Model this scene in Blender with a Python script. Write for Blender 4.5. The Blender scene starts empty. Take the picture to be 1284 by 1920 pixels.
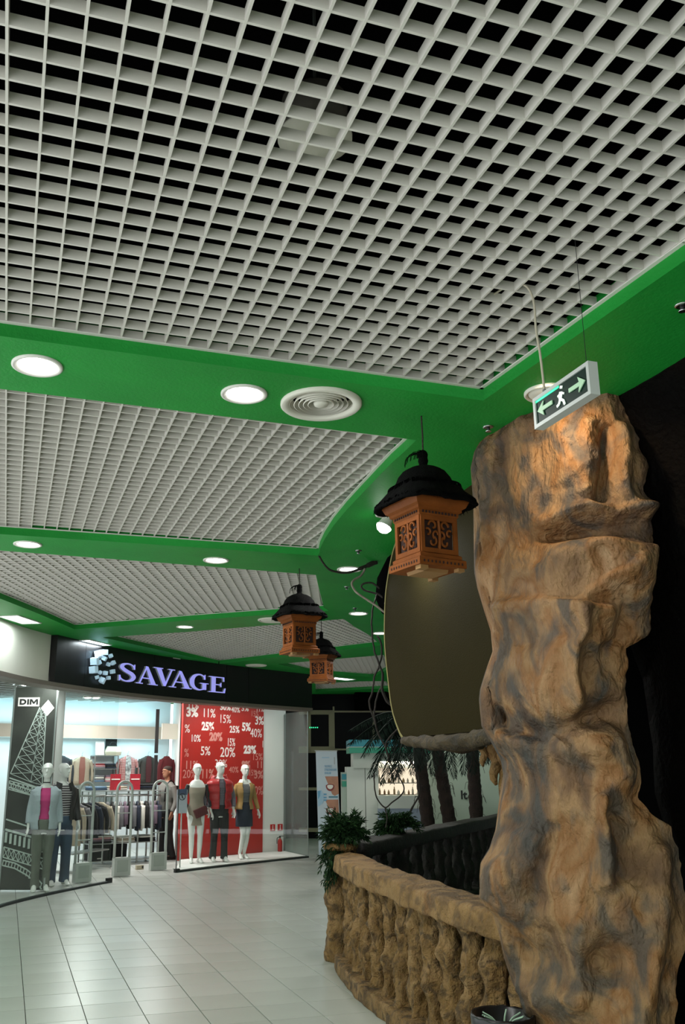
import bpy, bmesh, math, random
from mathutils import Vector, Matrix, noise as mnoise
from mathutils.geometry import tessellate_polygon
random.seed(7)
R = math.radians
SC = bpy.context.scene
COL = SC.collection

# ------------------------------------------------------------------ camera, world, exposure
cam_d = bpy.data.cameras.new('camera')
cam = bpy.data.objects.new('camera', cam_d)
COL.objects.link(cam)
cam.location = (0, 0, 1.70)
cam.rotation_euler = (R(90 + 15.2406), 0, R(-17.4776))
cam_d.sensor_fit = 'AUTO'
cam_d.sensor_width = 36
cam_d.lens = 31.3125
cam_d.shift_x = 0.0453125
cam_d.shift_y = 0.0130208
cam_d.clip_start = 0.05
cam_d.clip_end = 200
SC.camera = cam

world = bpy.data.worlds.new('world')
SC.world = world
world.use_nodes = True
bg = world.node_tree.nodes['Background']
bg.inputs[0].default_value = (0.93, 0.98, 1.0, 1)
bg.inputs[1].default_value = 2.1
SC.view_settings.view_transform = 'Standard'
SC.view_settings.look = 'None'
SC.view_settings.gamma = 1
SC.view_settings.use_curve_mapping = False
SC.view_settings.exposure = 0.0

# power of the light sources the place has
P_DOWN = 16        # round ceiling downlights
P_RECT = 9        # rectangular ceiling lights along the shop fronts
P_SHOP = 44        # ceiling lights inside the shop
P_ROCK = 22        # warm halogen on the artificial rock

# ------------------------------------------------------------------ helpers
def lin(c):
    if isinstance(c, str):
        c = [int(c[i:i + 2], 16) / 255 for i in (0, 2, 4)]
        c = [x / 12.92 if x <= .04045 else ((x + .055) / 1.055) ** 2.4 for x in c]
    return tuple(c) + (1,)

def M(name, col, rough=.6, metal=0, var=None, bump=None, emit=0, col2=None, coat=0, spec=None):
    m = bpy.data.materials.new(name)
    m.use_nodes = True
    nt = m.node_tree
    b = nt.nodes['Principled BSDF']
    b.inputs['Base Color'].default_value = lin(col)
    b.inputs['Roughness'].default_value = rough
    b.inputs['Metallic'].default_value = metal
    if coat:
        b.inputs['Coat Weight'].default_value = coat
        b.inputs['Coat Roughness'].default_value = .15
    if spec is not None:
        b.inputs['Specular IOR Level'].default_value = spec
    if emit:
        b.inputs['Emission Color'].default_value = lin(col)
        b.inputs['Emission Strength'].default_value = emit
    tc = None
    if var or bump:
        tc = nt.nodes.new('ShaderNodeTexCoord')
    if var:
        sc, amt = var
        n = nt.nodes.new('ShaderNodeTexNoise')
        n.inputs['Scale'].default_value = sc
        n.inputs['Detail'].default_value = 5
        nt.links.new(tc.outputs['Object'], n.inputs['Vector'])
        r = nt.nodes.new('ShaderNodeValToRGB')
        r.color_ramp.elements[0].position = .32
        r.color_ramp.elements[1].position = .68
        c = lin(col)
        c2 = lin(col2) if col2 else tuple(x * (1 - amt) for x in c[:3]) + (1,)
        r.color_ramp.elements[0].color = c2
        r.color_ramp.elements[1].color = c
        nt.links.new(n.outputs['Fac'], r.inputs['Fac'])
        nt.links.new(r.outputs['Color'], b.inputs['Base Color'])
    if bump:
        sc, st = bump
        n = nt.nodes.new('ShaderNodeTexNoise')
        n.inputs['Scale'].default_value = sc
        n.inputs['Detail'].default_value = 6
        nt.links.new(tc.outputs['Object'], n.inputs['Vector'])
        bp = nt.nodes.new('ShaderNodeBump')
        bp.inputs['Strength'].default_value = st
        bp.inputs['Distance'].default_value = .02
        nt.links.new(n.outputs['Fac'], bp.inputs['Height'])
        nt.links.new(bp.outputs['Normal'], b.inputs['Normal'])
    return m

def EM(name, col, strength):
    m = bpy.data.materials.new(name)
    m.use_nodes = True
    nt = m.node_tree
    for n in list(nt.nodes):
        nt.nodes.remove(n)
    e = nt.nodes.new('ShaderNodeEmission')
    e.inputs[0].default_value = lin(col)
    e.inputs[1].default_value = strength
    o = nt.nodes.new('ShaderNodeOutputMaterial')
    nt.links.new(e.outputs[0], o.inputs[0])
    return m

def GLASS(name, tint=(.93, .97, .96), refl=.03, haze=0.0):
    m = bpy.data.materials.new(name)
    m.use_nodes = True
    nt = m.node_tree
    for n in list(nt.nodes):
        nt.nodes.remove(n)
    t = nt.nodes.new('ShaderNodeBsdfTransparent')
    t.inputs[0].default_value = tint + (1,)
    g = nt.nodes.new('ShaderNodeBsdfGlossy')
    g.inputs['Roughness'].default_value = .02
    mx = nt.nodes.new('ShaderNodeMixShader')
    mx.inputs[0].default_value = refl
    nt.links.new(t.outputs[0], mx.inputs[1])
    nt.links.new(g.outputs[0], mx.inputs[2])
    o = nt.nodes.new('ShaderNodeOutputMaterial')
    last = mx
    if haze:
        d = nt.nodes.new('ShaderNodeBsdfDiffuse')
        d.inputs[0].default_value = (.7, .75, .73, 1)
        m2 = nt.nodes.new('ShaderNodeMixShader')
        m2.inputs[0].default_value = haze
        nt.links.new(mx.outputs[0], m2.inputs[1])
        nt.links.new(d.outputs[0], m2.inputs[2])
        last = m2
    nt.links.new(last.outputs[0], o.inputs[0])
    return m

class MB:
    def __init__(s):
        s.v = []; s.f = []
    def add(s, vs, fs, X=None):
        o = len(s.v)
        s.v += [tuple(X @ Vector(v)) if X else tuple(v) for v in vs]
        s.f += [tuple(i + o for i in f) for f in fs]
        return s
    def box(s, c, d, rz=0, X=None):
        x, y, z = d[0] / 2, d[1] / 2, d[2] / 2
        vs = [(a * x, b * y, e * z) for e in (-1, 1) for b in (-1, 1) for a in (-1, 1)]
        T = Matrix.Translation(c) @ Matrix.Rotation(rz, 4, 'Z')
        if X: T = X @ T
        return s.add(vs, [(0, 2, 3, 1), (4, 5, 7, 6), (0, 1, 5, 4), (2, 6, 7, 3), (0, 4, 6, 2), (1, 3, 7, 5)], T)
    def rings(s, rs, closed=True, caps=True, X=None):
        n = len(rs[0]); vs = [p for r in rs for p in r]; fs = []
        for i in range(len(rs) - 1):
            for j in range(n if closed else n - 1):
                k = (j + 1) % n
                fs.append((i * n + j, i * n + k, (i + 1) * n + k, (i + 1) * n + j))
        if caps and closed:
            fs.append(tuple(range(n - 1, -1, -1)))
            fs.append(tuple((len(rs) - 1) * n + j for j in range(n)))
        return s.add(vs, fs, X)
    def tube(s, pts, r, n=8, X=None, flat=1.0, up=None):
        pts = [Vector(p) for p in pts]
        rr = r if isinstance(r, (list, tuple)) else [r] * len(pts)
        rs = []; prev = None
        for i, p in enumerate(pts):
            t = (pts[min(i + 1, len(pts) - 1)] - pts[max(i - 1, 0)])
            t = t.normalized() if t.length > 1e-9 else Vector((0, 0, 1))
            if prev is None:
                a = Vector(up) if up else (Vector((0, 0, 1)) if abs(t.z) < .9 else Vector((0, 1, 0)))
                u = (a - t * a.dot(t)).normalized()
            else:
                u = (prev - t * prev.dot(t)).normalized()
            prev = u; w = t.cross(u)
            q = rr[i]
            q1, q2 = q if isinstance(q, (tuple, list)) else (q, q * flat)
            rs.append([p + u * (math.cos(2 * math.pi * k / n) * q1) + w * (math.sin(2 * math.pi * k / n) * q2) for k in range(n)])
        return s.rings(rs, X=X)
    def lathe(s, prof, n=24, c=(0, 0, 0), X=None, caps=True):
        rs = [[(c[0] + r * math.cos(2 * math.pi * k / n), c[1] + r * math.sin(2 * math.pi * k / n), c[2] + z) for k in range(n)] for r, z in prof]
        return s.rings(rs, caps=caps, X=X)
    def sphere(s, c, r, n=12, X=None, sq=(1, 1, 1)):
        rs = []
        for i in range(1, n):
            a = math.pi * i / n
            rs.append([(c[0] + r * sq[0] * math.sin(a) * math.cos(2 * math.pi * k / (2 * n)), c[1] + r * sq[1] * math.sin(a) * math.sin(2 * math.pi * k / (2 * n)), c[2] - r * sq[2] * math.cos(a)) for k in range(2 * n)])
        return s.rings(rs, X=X)
    def prism(s, poly, z0, z1, X=None):
        n = len(poly)
        tri = tessellate_polygon([[Vector((p[0], p[1], 0)) for p in poly]])
        vs = [(p[0], p[1], z0) for p in poly] + [(p[0], p[1], z1) for p in poly]
        fs = [tuple(t) for t in tri] + [tuple(i + n for i in t) for t in tri]
        fs += [(i, (i + 1) % n, n + (i + 1) % n, n + i) for i in range(n)]
        return s.add(vs, fs, X)
    def build(s, name, mat, parent=None, smooth=False, loc=None, rot=None):
        me = bpy.data.meshes.new(name)
        me.from_pydata(s.v, [], s.f)
        bm = bmesh.new(); bm.from_mesh(me)
        bmesh.ops.recalc_face_normals(bm, faces=bm.faces)
        bm.to_mesh(me); bm.free()
        return link(name, me, mat, parent, smooth, loc, rot)

def link(name, me, mat, parent=None, smooth=False, loc=None, rot=None):
    o = bpy.data.objects.new(name, me)
    COL.objects.link(o)
    if mat is not None:
        me.materials.clear(); me.materials.append(mat)
    if smooth:
        for p in me.polygons: p.use_smooth = True
    if parent is not None: o.parent = parent
    if loc is not None: o.location = loc
    if rot is not None: o.rotation_euler = rot
    return o

def empty(name, loc=(0, 0, 0), rz=0):
    o = bpy.data.objects.new(name, None)
    o.empty_display_size = .1
    COL.objects.link(o); o.location = loc; o.rotation_euler = (0, 0, rz)
    return o

def T(o, label, cat, group=None):
    o['label'] = label; o['category'] = cat
    if group: o['group'] = group
    return o

def K(o, kind='structure', label=None):
    o['kind'] = kind
    if label: o['label'] = label
    return o

def copy_tree(o, parent=None):
    c = o.copy(); COL.objects.link(c)
    if parent is not None:
        c.parent = parent
    for ch in [x for x in bpy.data.objects if x.parent == o]:
        copy_tree(ch, c)
    return c

def evalmesh(o):
    bpy.context.view_layer.update()
    dg = bpy.context.evaluated_depsgraph_get()
    me = bpy.data.meshes.new_from_object(o.evaluated_get(dg), depsgraph=dg)
    return me

def plate(loops, z0, z1):
    """flat plate with holes; first loop is the outline"""
    cu = bpy.data.curves.new('tmp', 'CURVE'); cu.dimensions = '2D'; cu.fill_mode = 'BOTH'; cu.extrude = (z1 - z0) / 2
    for lp in loops:
        sp = cu.splines.new('POLY'); sp.points.add(len(lp) - 1); sp.use_cyclic_u = True
        for p, q in zip(sp.points, lp): p.co = (q[0], q[1], 0, 1)
    o = bpy.data.objects.new('tmp', cu); COL.objects.link(o)
    me = evalmesh(o)
    bpy.data.objects.remove(o); bpy.data.curves.remove(cu)
    for v in me.vertices: v.co.z += (z0 + z1) / 2
    return me

def textmesh(txt, size, ext=.004, bold=0, sx=1.0, shear=0, align='CENTER'):
    cu = bpy.data.curves.new('tmp', 'FONT'); cu.body = txt; cu.size = size; cu.extrude = ext; cu.offset = bold
    cu.align_x = align; cu.align_y = 'CENTER'; cu.shear = shear
    cu.resolution_u = 3
    o = bpy.data.objects.new('tmp', cu); COL.objects.link(o)
    me = evalmesh(o)
    bpy.data.objects.remove(o); bpy.data.curves.remove(cu)
    for v in me.vertices: v.co.x *= sx
    return me

def remeshed(mb, voxel, smooth=4, fac=.5):
    me = bpy.data.meshes.new('tmp'); me.from_pydata(mb.v, [], mb.f)
    bm = bmesh.new(); bm.from_mesh(me); bmesh.ops.recalc_face_normals(bm, faces=bm.faces); bm.to_mesh(me); bm.free()
    o = bpy.data.objects.new('tmp', me); COL.objects.link(o)
    r = o.modifiers.new('r', 'REMESH'); r.mode = 'VOXEL'; r.voxel_size = voxel; r.use_smooth_shade = True
    if smooth:
        sm = o.modifiers.new('s', 'SMOOTH'); sm.factor = fac; sm.iterations = smooth
    out = evalmesh(o)
    bpy.data.objects.remove(o); bpy.data.meshes.remove(me)
    return out

def fbm(p, sc, octv=4):
    return mnoise.fractal(Vector(p) * sc, 1.0, 2.1, octv)

def interp(x, tab):
    if x <= tab[0][0]: return tab[0][1]
    for (a, b), (c, d) in zip(tab, tab[1:]):
        if x <= c: return b + (d - b) * (x - a) / (c - a)
    return tab[-1][1]

def smooth_pts(pts, n=6):
    P = [Vector(p) for p in pts]; P = [P[0] * 2 - P[1]] + P + [P[-1] * 2 - P[-2]]
    out = []
    for i in range(1, len(P) - 2):
        a, b, c, d = P[i - 1:i + 3]
        for k in range(n):
            t = k / n
            out.append(.5 * ((2 * b) + (c - a) * t + (2 * a - 5 * b + 4 * c - d) * t * t + (3 * b - a - 3 * c + d) * t ** 3))
    out.append(P[-2])
    return out

def area(name, loc, size, power, col=(1, 1, 1), shape='DISK', rot=(0, 0, 0), parent=None, spread=math.pi):
    l = bpy.data.lights.new(name, 'AREA'); l.shape = shape
    l.size = size[0] if isinstance(size, tuple) else size
    if isinstance(size, tuple): l.size_y = size[1]
    l.energy = power; l.color = col; l.spread = spread
    o = bpy.data.objects.new(name, l); COL.objects.link(o); o.location = loc; o.rotation_euler = rot
    if parent is not None: o.parent = parent
    return o

def spot(name, loc, target, power, angle, blend=.5, col=(1, 1, 1), radius=.03, parent=None):
    l = bpy.data.lights.new(name, 'SPOT'); l.energy = power; l.spot_size = R(angle); l.spot_blend = blend; l.color = col; l.shadow_soft_size = radius
    o = bpy.data.objects.new(name, l); COL.objects.link(o); o.location = loc
    o.rotation_euler = (Vector(target) - Vector(loc)).to_track_quat('-Z', 'Y').to_euler()
    if parent is not None: o.parent = parent
    return o

# ------------------------------------------------------------------ materials
m_green = M('green_paint', (.013, .285, .036), .5, var=(3, .15), bump=(60, .15), spec=.25)
m_white = M('white_enamel', 'd8d5cc', .45)
m_blade = M('grid_blade', 'd0ccc2', .6)
m_black = M('void_black', (.002, .002, .002), .95, spec=0)
m_tile = M('floor_tile', 'bfc1bb', .30, var=(1.1, .10), bump=(30, .03))
m_tile2 = M('floor_tile_b', 'b9bbb4', .32, var=(1.3, .10), bump=(30, .03))
m_grout = M('grout', '4a4844', .9)
m_lamp = EM('lamp_white', (1, .99, .97), 14)
m_rectlamp = EM('lamp_rect', (.82, .95, 1), 6)
m_chrome = M('chrome', 'c9c9c9', .2, 1)
m_dark = M('dark_plastic', '1a1a1a', .5)
m_cream = M('cream_paint', 'd9d6c8', .7)
m_wallwhite = M('wall_white', 'e6e6e2', .75)
m_signblk = M('sign_black', '161316', .32, var=(2, .3))
m_alu = M('aluminium', '9d9f9c', .35, .8)
m_grey = M('grey_metal', '8a8f8c', .4, .5)
m_glass = GLASS('shop_glass', (.955, .98, .97), haze=.012)
m_glass2 = GLASS('shop_glass_return', (.86, .90, .88), haze=.10)
m_mannequin = M('mannequin_white', 'e9e9e4', .35)

# path of the shop front, corridor side on its right
GP = [(-1.05, 10.2), (-.42, 11.6), (.07, 12.70), (.66, 13.62), (1.66, 14.83), (2.80, 15.82), (3.94, 16.58), (5.82, 17.69), (7.2, 18.4)]
def _fac():
    P = [Vector((a, b, 0)) for a, b in GP]; out = []
    for i in range(1, len(P) - 2):
        a, b, c, d = P[i - 1:i + 3]
        for k in range(12):
            t = k / 12
            out.append(.5 * ((2 * b) + (c - a) * t + (2 * a - 5 * b + 4 * c - d) * t * t + (3 * b - a - 3 * c + d) * t ** 3))
    out.append(P[-2]); S = [0]
    for p, q in zip(out, out[1:]): S.append(S[-1] + (q - p).length)
    return out, S
FC, FS = _fac()
def FR(s):
    xs = list(zip(FS, [p.x for p in FC])); ys = list(zip(FS, [p.y for p in FC]))
    return Vector((interp(s, xs), interp(s, ys), 0))
def F(s, off=0, z=0):
    """point on the shop front at arc length s, off metres towards the corridor; returns point, tangent, normal"""
    p = FR(s); t = (FR(s + .05) - FR(s - .05)).normalized(); n = Vector((t.y, -t.x, 0))
    q = p + n * off; q.z = z
    return q, t, n
def strip(s0, s1, off, z0, z1, thick, step=.25):
    """curved wall-like strip following the shop front"""
    mb = MB(); k = max(2, int((s1 - s0) / step)); rs = []
    for i in range(k + 1):
        s = s0 + (s1 - s0) * i / k
        a = F(s, off)[0]; b = F(s, off - thick)[0]
        rs.append([(a.x, a.y, z0), (b.x, b.y, z0), (b.x, b.y, z1), (a.x, a.y, z1)])
    mb.rings(rs)
    return mb
# ================================================================== FLOOR
floor = K(MB().box((5.2, 9, -.06), (13.6, 37, .10)).build('floor', m_grout), label='grey grout bed under the mall floor tiles')
TS = .4045; X0 = .2757; Y0 = 7.856
tile_me = {}
def tile_mesh(k):
    a = TS / 2 - .0030
    mb = MB()
    h = .012; b = .0008
    mb.rings([[(-a, -a, -h), (a, -a, -h), (a, a, -h), (-a, a, -h)], [(-a, -a, -b), (a, -a, -b), (a, a, -b), (-a, a, -b)],
              [(-a + b, -a + b, 0), (a - b, -a + b, 0), (a - b, a - b, 0), (-a + b, a - b, 0)]])
    return mb
cells = []
for i in range(-5, 30):
    for j in range(-43, 48):
        x = X0 + (i + .5) * TS; y = Y0 + (j + .5) * TS
        cells.append((x, y))
def infloor(x, y):
    return -1.55 < x < 11.9 and -9.3 < y < 27.3
near = [c for c in cells if infloor(*c) and c[1] > 5.6 and -.35 < c[0] < 6 and c[0] < .36 + .33 * (c[1] - 4) + 1.25 and c[0] < 3.1 + max(0, c[1] - 8.2) * .45]
near.sort(key=lambda c: c[1])
near = near[:298]
ns = set(near)
ta = tile_mesh(0).build('tile', m_tile, floor); ta.location = (near[0][0], near[0][1], .0)
tb_me = ta.data.copy(); tb_me.materials.clear(); tb_me.materials.append(m_tile2)
for c in near[1:]:
    o = bpy.data.objects.new('tile', ta.data if random.random() < .6 else tb_me)
    COL.objects.link(o); o.parent = floor; o.location = (c[0], c[1], random.uniform(-.0006, .0006))
mb = MB()
for c in cells:
    if infloor(*c) and c not in ns:
        t = tile_mesh(1); mb.add(t.v, t.f, Matrix.Translation((c[0], c[1], 0)))
K(mb.build('tile_field', m_tile, floor), 'stuff')

# ================================================================== CEILING
ZG, ZB = 3.63, 3.56
G1 = [(-1.6, .55), (2.42, .55), (2.31, 2.40), (2.238, 3.842), (-1.6, 3.842)]
G2 = [(-1.6, 4.425), (2.152, 4.48), (2.168, 4.70), (2.176, 4.90), (2.198, 5.14), (2.236, 5.55), (2.277, 5.97), (2.335, 6.42), (2.41, 6.85), (2.485, 7.19), (2.56, 7.45), (-1.6, 7.535)]
G3 = [(-1.6, 8.06), (1.233, 8.165), (2.805, 8.25), (3.13, 9.08), (3.50, 10.0), (3.62, 10.18), (2.2, 11.38), (.765, 12.685), (.25, 11.5), (-.21, 10.54), (-.75, 9.6), (-1.6, 8.5)]
G4 = [(1.22, 13.37), (2.30, 12.46), (4.02, 10.72), (4.39, 11.29), (4.9, 12.0), (5.48, 12.95), (3.62, 16.25), (2.4, 14.75)]
G5 = [(4.66, 15.94), (6.0, 14.08), (6.9, 15.9), (7.31, 17.72), (5.84, 17.25)]
G6 = [(6.60, 19.5), (7.35, 18.7), (7.9, 18.45), (8.72, 20.04), (7.32, 21.6)]
G7 = [(7.75, 22.8), (8.2, 22.95), (8.35, 24.9), (7.9, 25)]
G8 = [(8.6, 22.95), (8.98, 20.96), (10.0, 23.2), (9.9, 24.5), (8.9, 24.6)]
GRIDS = [(G1, 0, .10), (G2, 0, .10), (G3, -20.5, .10), (G4, -41, .10), (G5, -25, .10), (G6, -70, .10), (G7, -70, .10), (G8, -70, .10)]
def circ(x, y, r, n=32): return [(x + r * math.cos(2 * math.pi * k / n), y + r * math.sin(2 * math.pi * k / n)) for k in range(n)]
HOLES = [circ(x, y, .095) for x, y in [(-.006, 4.104), (1.02, 4.131), (.032, 7.788), (1.71, 7.90), (3.027, 7.894), (2.186, 11.981), (4.045, 10.258), (4.957, 11.735), (8.84, 22.22)]] + [circ(1.439, 4.130, .168)]
outer = [(-9, -14), (14, -14), (14, 27), (-9, 27)]
ceiling = K(link('ceiling', plate([outer] + [g[0] for g in GRIDS] + HOLES, ZB, ZG + .05), m_green), label='green painted ceiling bands with grid openings')
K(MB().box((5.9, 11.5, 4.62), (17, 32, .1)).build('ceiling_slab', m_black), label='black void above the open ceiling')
K(MB().box((-2.3, 11.5, 4.1), (.12, 32, 1.1)).box((14.05, 11.5, 4.1), (.12, 32, 1.1)).box((5.9, -4.05, 4.1), (17, .12, 1.1)).box((5.9, 27.05, 4.1), (17, .12, 1.1)).build('void_skirt', m_black), label='unseen black sides added to close the ceiling void against world light')  # unseen black skirts added to keep world light out of the void

def clip(poly, p, d):
    """parameters where the line p + t d crosses the polygon"""
    ts = []
    n = len(poly)
    for i in range(n):
        a = Vector(poly[i]); b = Vector(poly[(i + 1) % n]); e = b - a
        den = d.x * e.y - d.y * e.x
        if abs(den) < 1e-9: continue
        w = a - p
        t = (w.x * e.y - w.y * e.x) / den; u = (w.x * d.y - w.y * d.x) / den
        if 0 <= u < 1: ts.append(t)
    ts.sort()
    return [(ts[i], ts[i + 1]) for i in range(0, len(ts) - 1, 2)]
BLW, BLH = .0085, .042
glabels = ['large white open-cell ceiling grid closest to the viewer', 'white open-cell ceiling grid between the two straight green bands',
           'white open-cell ceiling grid set askew above the white bulkhead', 'white open-cell ceiling grid above the black shop sign',
           'small white ceiling grid beyond the hanging lanterns', 'far white ceiling grid past the end of the shop sign', 'distant sliver of ceiling grid beside the sign end', 'distant ceiling grid behind the vines']
for gi, (poly, ang, pitch) in enumerate(GRIDS):
    g = empty('ceiling_grid', (sum(p[0] for p in poly) / len(poly), sum(p[1] for p in poly) / len(poly), ZG))
    K(g, 'structure', glabels[gi])
    inv = Matrix.Translation(-g.location)
    stuff = MB() if gi >= 5 else None
    for k, a in enumerate((ang, ang + 90)):
        d = Vector((-math.sin(R(a)), math.cos(R(a)))); nrm = Vector((d.y, -d.x))
        ph = [0, 0]
        if gi < 2: ph = [-.057, .008] if k == 0 else [.0, .0]
        off = (X0 * 0 - .154) if (gi < 2 and k == 0) else (2.106 if gi < 2 else .03)
        pr = [Vector(p).dot(nrm) for p in poly]
        if gi < 2: off = -.154 if k == 0 else -2.106 if nrm.y < 0 else 2.106
        pit = .1018 if gi < 2 else pitch
        i0 = math.ceil((min(pr) - off) / pit); i1 = math.floor((max(pr) - off) / pit)
        for i in range(i0, i1 + 1):
            base = nrm * (off + i * pit)
            for t0, t1 in clip(poly, base, d):
                if t1 - t0 < .02: continue
                c = base + d * (t0 + t1) / 2
                rz = math.atan2(d.y, d.x)
                if stuff is not None:
                    stuff.box((c.x, c.y, ZG + BLH / 2), (t1 - t0, BLW, BLH), rz, X=inv)
                else:
                    b = MB().box((0, 0, 0), (t1 - t0, BLW, BLH - .001 * k)).build('blade', m_blade, g)
                    b.location = (c.x - g.location.x, c.y - g.location.y, BLH / 2 + .0005 * k); b.rotation_euler = (0, 0, rz)
    if stuff is not None:
        K(stuff.build('blade_lattice', m_blade, g), 'stuff')
    # thin white edge trim along the opening
    mb = MB(); n = len(poly); cx, cy = g.location.x, g.location.y
    for i in range(n):
        a = Vector(poly[i]); b = Vector(poly[(i + 1) % n]); e = (b - a); L = e.length
        inn = Vector((-e.y, e.x)).normalized()
        c = (a + b) / 2 + inn * .010
        mb.box((c.x - cx, c.y - cy, -.004), (L + .004, .02, .006), math.atan2(e.y, e.x))
    mb.build('edge_trim', m_white, g)

# ------------------------------------------------------------------ ceiling fittings
def downlight(x, y, label, r=.12, lit=True, power=P_DOWN):
    t = empty('downlight', (x, y, ZB)); T(t, label, 'downlight', 'round ceiling downlights')
    MB().lathe([(r, 0), (r, -.008), (r * .93, -.012), (r * .78, -.006), (r * .76, .03)], 32, caps=False).build('ring', m_white, t, True)
    MB().lathe([(.004, -.001), (r * .4, -.002), (r * .77, .004), (r * .77, .012)], 32).build('diffuser', m_lamp if lit else m_white, t, True)
    if lit:
        area('downlight_light', (0, 0, -.02), r * 1.5, power, (1, .985, .95), parent=t)
    return t
DL = [(-.006, 4.104, 'glowing round downlight at the far left of the nearest green band'), (1.02, 4.131, 'glowing round downlight beside the round slatted vent'),
      (.032, 7.788, 'glowing round downlight left on the second green band'), (1.71, 7.90, 'glowing round downlight in the middle of the second green band'),
      (3.027, 7.894, 'glowing round downlight where the thick vine hangs'), (2.186, 11.981, 'glowing round downlight above the logo end of the sign'),
      (4.045, 10.258, 'glowing round downlight right of the middle lantern'), (4.957, 11.735, 'glowing downlight half hidden by the olive panel'),
      (8.84, 22.22, 'small far downlight below the distant ceiling grid')]
for x, y, l in DL: downlight(x, y, l)
for i, (x, y) in enumerate([(-.35, .2), (1.3, .2), (-1.9, 2.2), (-1.9, 5.6), (.4, -2.2), (2.0, -2.2)]):
    o = downlight(x, y, ['first', 'second', 'third', 'fourth', 'fifth', 'sixth'][i] + ' round ceiling downlight outside the view, behind or left of the camera', power=P_DOWN * 1.5)

def slat_vent(x, y, label, r=.215, n=6):
    t = empty('round_vent', (x, y, ZB)); T(t, label, 'air vent', 'round ceiling air vents')
    MB().lathe([(r, 0), (r, -.012), (r * .96, -.02), (r * .78, -.012), (r * .76, .04)], 40, caps=False).build('outer_ring', m_cream, t, True)
    for k in range(n - 1):
        q = r * (.70 - .115 * k)
        MB().lathe([(q, .030), (q + .002, .028), (q + .020, -.010), (q + .016, -.012)], 40, caps=False).build('ring_slat', m_cream, t, True)
    MB().lathe([(.002, -.012), (r * .17, -.012), (r * .19, .0), (r * .15, .02)], 32).build('hub', m_cream, t, True)
    MB().lathe([(.002, .038), (r * .76, .038), (r * .76, .042)], 32).build('backing', m_black, t)
    return t
slat_vent(1.439, 4.130, 'cream round slatted air vent on the nearest green band')
def disc_vent(x, y, label, r=.2):
    t = empty('ceiling_disc', (x, y, ZB)); T(t, label, 'air vent', 'plain round ceiling discs')
    MB().lathe([(r, 0), (r, -.01), (r * .94, -.018), (r * .86, -.012), (r * .85, -.004)], 36, caps=False).build('rim', m_cream, t, True)
    MB().lathe([(.002, -.022), (r * .70, -.020), (r * .80, -.010), (r * .85, -.002)], 36).build('plate', m_cream, t, True)
disc_vent(3.168, 11.055, 'flat round cream disc behind the roof of the middle lantern')
disc_vent(4.326, 16.232, 'flat round cream disc just above the sign letters end')
disc_vent(2.495, 3.645, 'white round fitting partly hidden behind the exit sign', .115)

def halogen(x, y, label):
    t = empty('sprinkler_head', (x, y, ZB)); T(t, label, 'ceiling fitting', 'small chrome ceiling fittings')
    MB().lathe([(.030, 0), (.030, -.004), (.022, -.008), (.012, -.006)], 20).build('cover_ring', m_chrome, t, True)
    MB().lathe([(.009, 0), (.009, -.022), (.006, -.024)], 12).build('stem', m_dark, t, True)
    MB().lathe([(.016, -.030), (.017, -.028), (.004, -.023)], 14).build('deflector', m_chrome, t)
for x, y, l in [(2.448, 4.164, 'chrome ceiling fitting right of the nearest lantern'), (2.534, 2.701, 'chrome ceiling fitting at the right edge of the view'), (2.831, 7.151, 'small chrome fitting above the thick vine'),
                (3.309, 8.716, 'small chrome fitting below the vine downlight'), (3.863, 9.913, 'small chrome fitting near the downlight right of the lanterns')]:
    halogen(x, y, l)

# rectangular lights along the shop front
RL_ = [(1.02, .62, 'bright rectangular ceiling light above the white bulkhead'), (3.15, .62, 'bright rectangular ceiling light above the sign logo'), (5.35, .42, 'bright rectangular ceiling light above the sign letters'),
       (7.45, .10, 'bright rectangular ceiling light past the last sign letter')]
def rect_light(x, y, rz, label):
    t = empty('ceiling_light', (x, y, ZB), rz); T(t, label, 'ceiling light', 'rectangular ceiling lights')
    mb = MB()
    for sx in (-1, 1):
        mb.box((sx * .315, 0, -.006), (.02, .27, .012)); mb.box((0, sx * .135, -.006), (.63, .02, .012))
    mb.build('frame', m_white, t)
    for k in range(2):
        MB().box((0, -.0625 + .125 * k, -.002), (.60, .115, .004)).build('tube_panel', m_rectlamp, t)
    MB().box((0, 0, -.004), (.60, .008, .008)).build('divider', m_white, t)
    area('ceiling_light_light', (0, 0, -.03), (.58, .24), P_RECT, (.86, .96, 1), 'RECTANGLE', parent=t)
for (x, y), (tx, ty), l in [((.033, 12.0), (.48, .88), RL_[0][2]), ((1.135, 13.98), (.60, .80), RL_[1][2]), ((2.79, 15.86), (.72, .69), RL_[2][2]), ((4.72, 17.35), (.84, .54), RL_[3][2]), ((6.75, 18.2), (.88, .47), 'bright rectangular ceiling light next to the farthest lantern')]:
    rect_light(x, y, math.atan2(ty, tx), l)

# adjustable spot with bulb
t = empty('spot_lamp', (2.604, 6.014, ZB)); T(t, 'white adjustable spot lamp glowing behind the nearest lantern', 'spot lamp')
MB().lathe([(.075, 0), (.075, -.006), (.06, -.012), (.05, -.004)], 24).build('ring', m_white, t, True)
Xr = Matrix.Translation((.02, -.01, -.03)) @ Matrix.Rotation(R(28), 4, 'Y')
MB().lathe([(.035, .03), (.045, -.03), (.058, -.075), (.06, -.08)], 20, caps=False, X=Xr).build('housing', m_white, t, True)
MB().lathe([(.055, -.07), (.058, -.085), (.045, -.11), (.02, -.125), (.003, -.13)], 20, X=Xr).build('bulb', m_lamp, t, True)
area('spot_lamp_light', (.10, -.01, -.18), .1, 9, (.93, .98, 1), rot=(0, R(-28), 0), parent=t)

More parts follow.
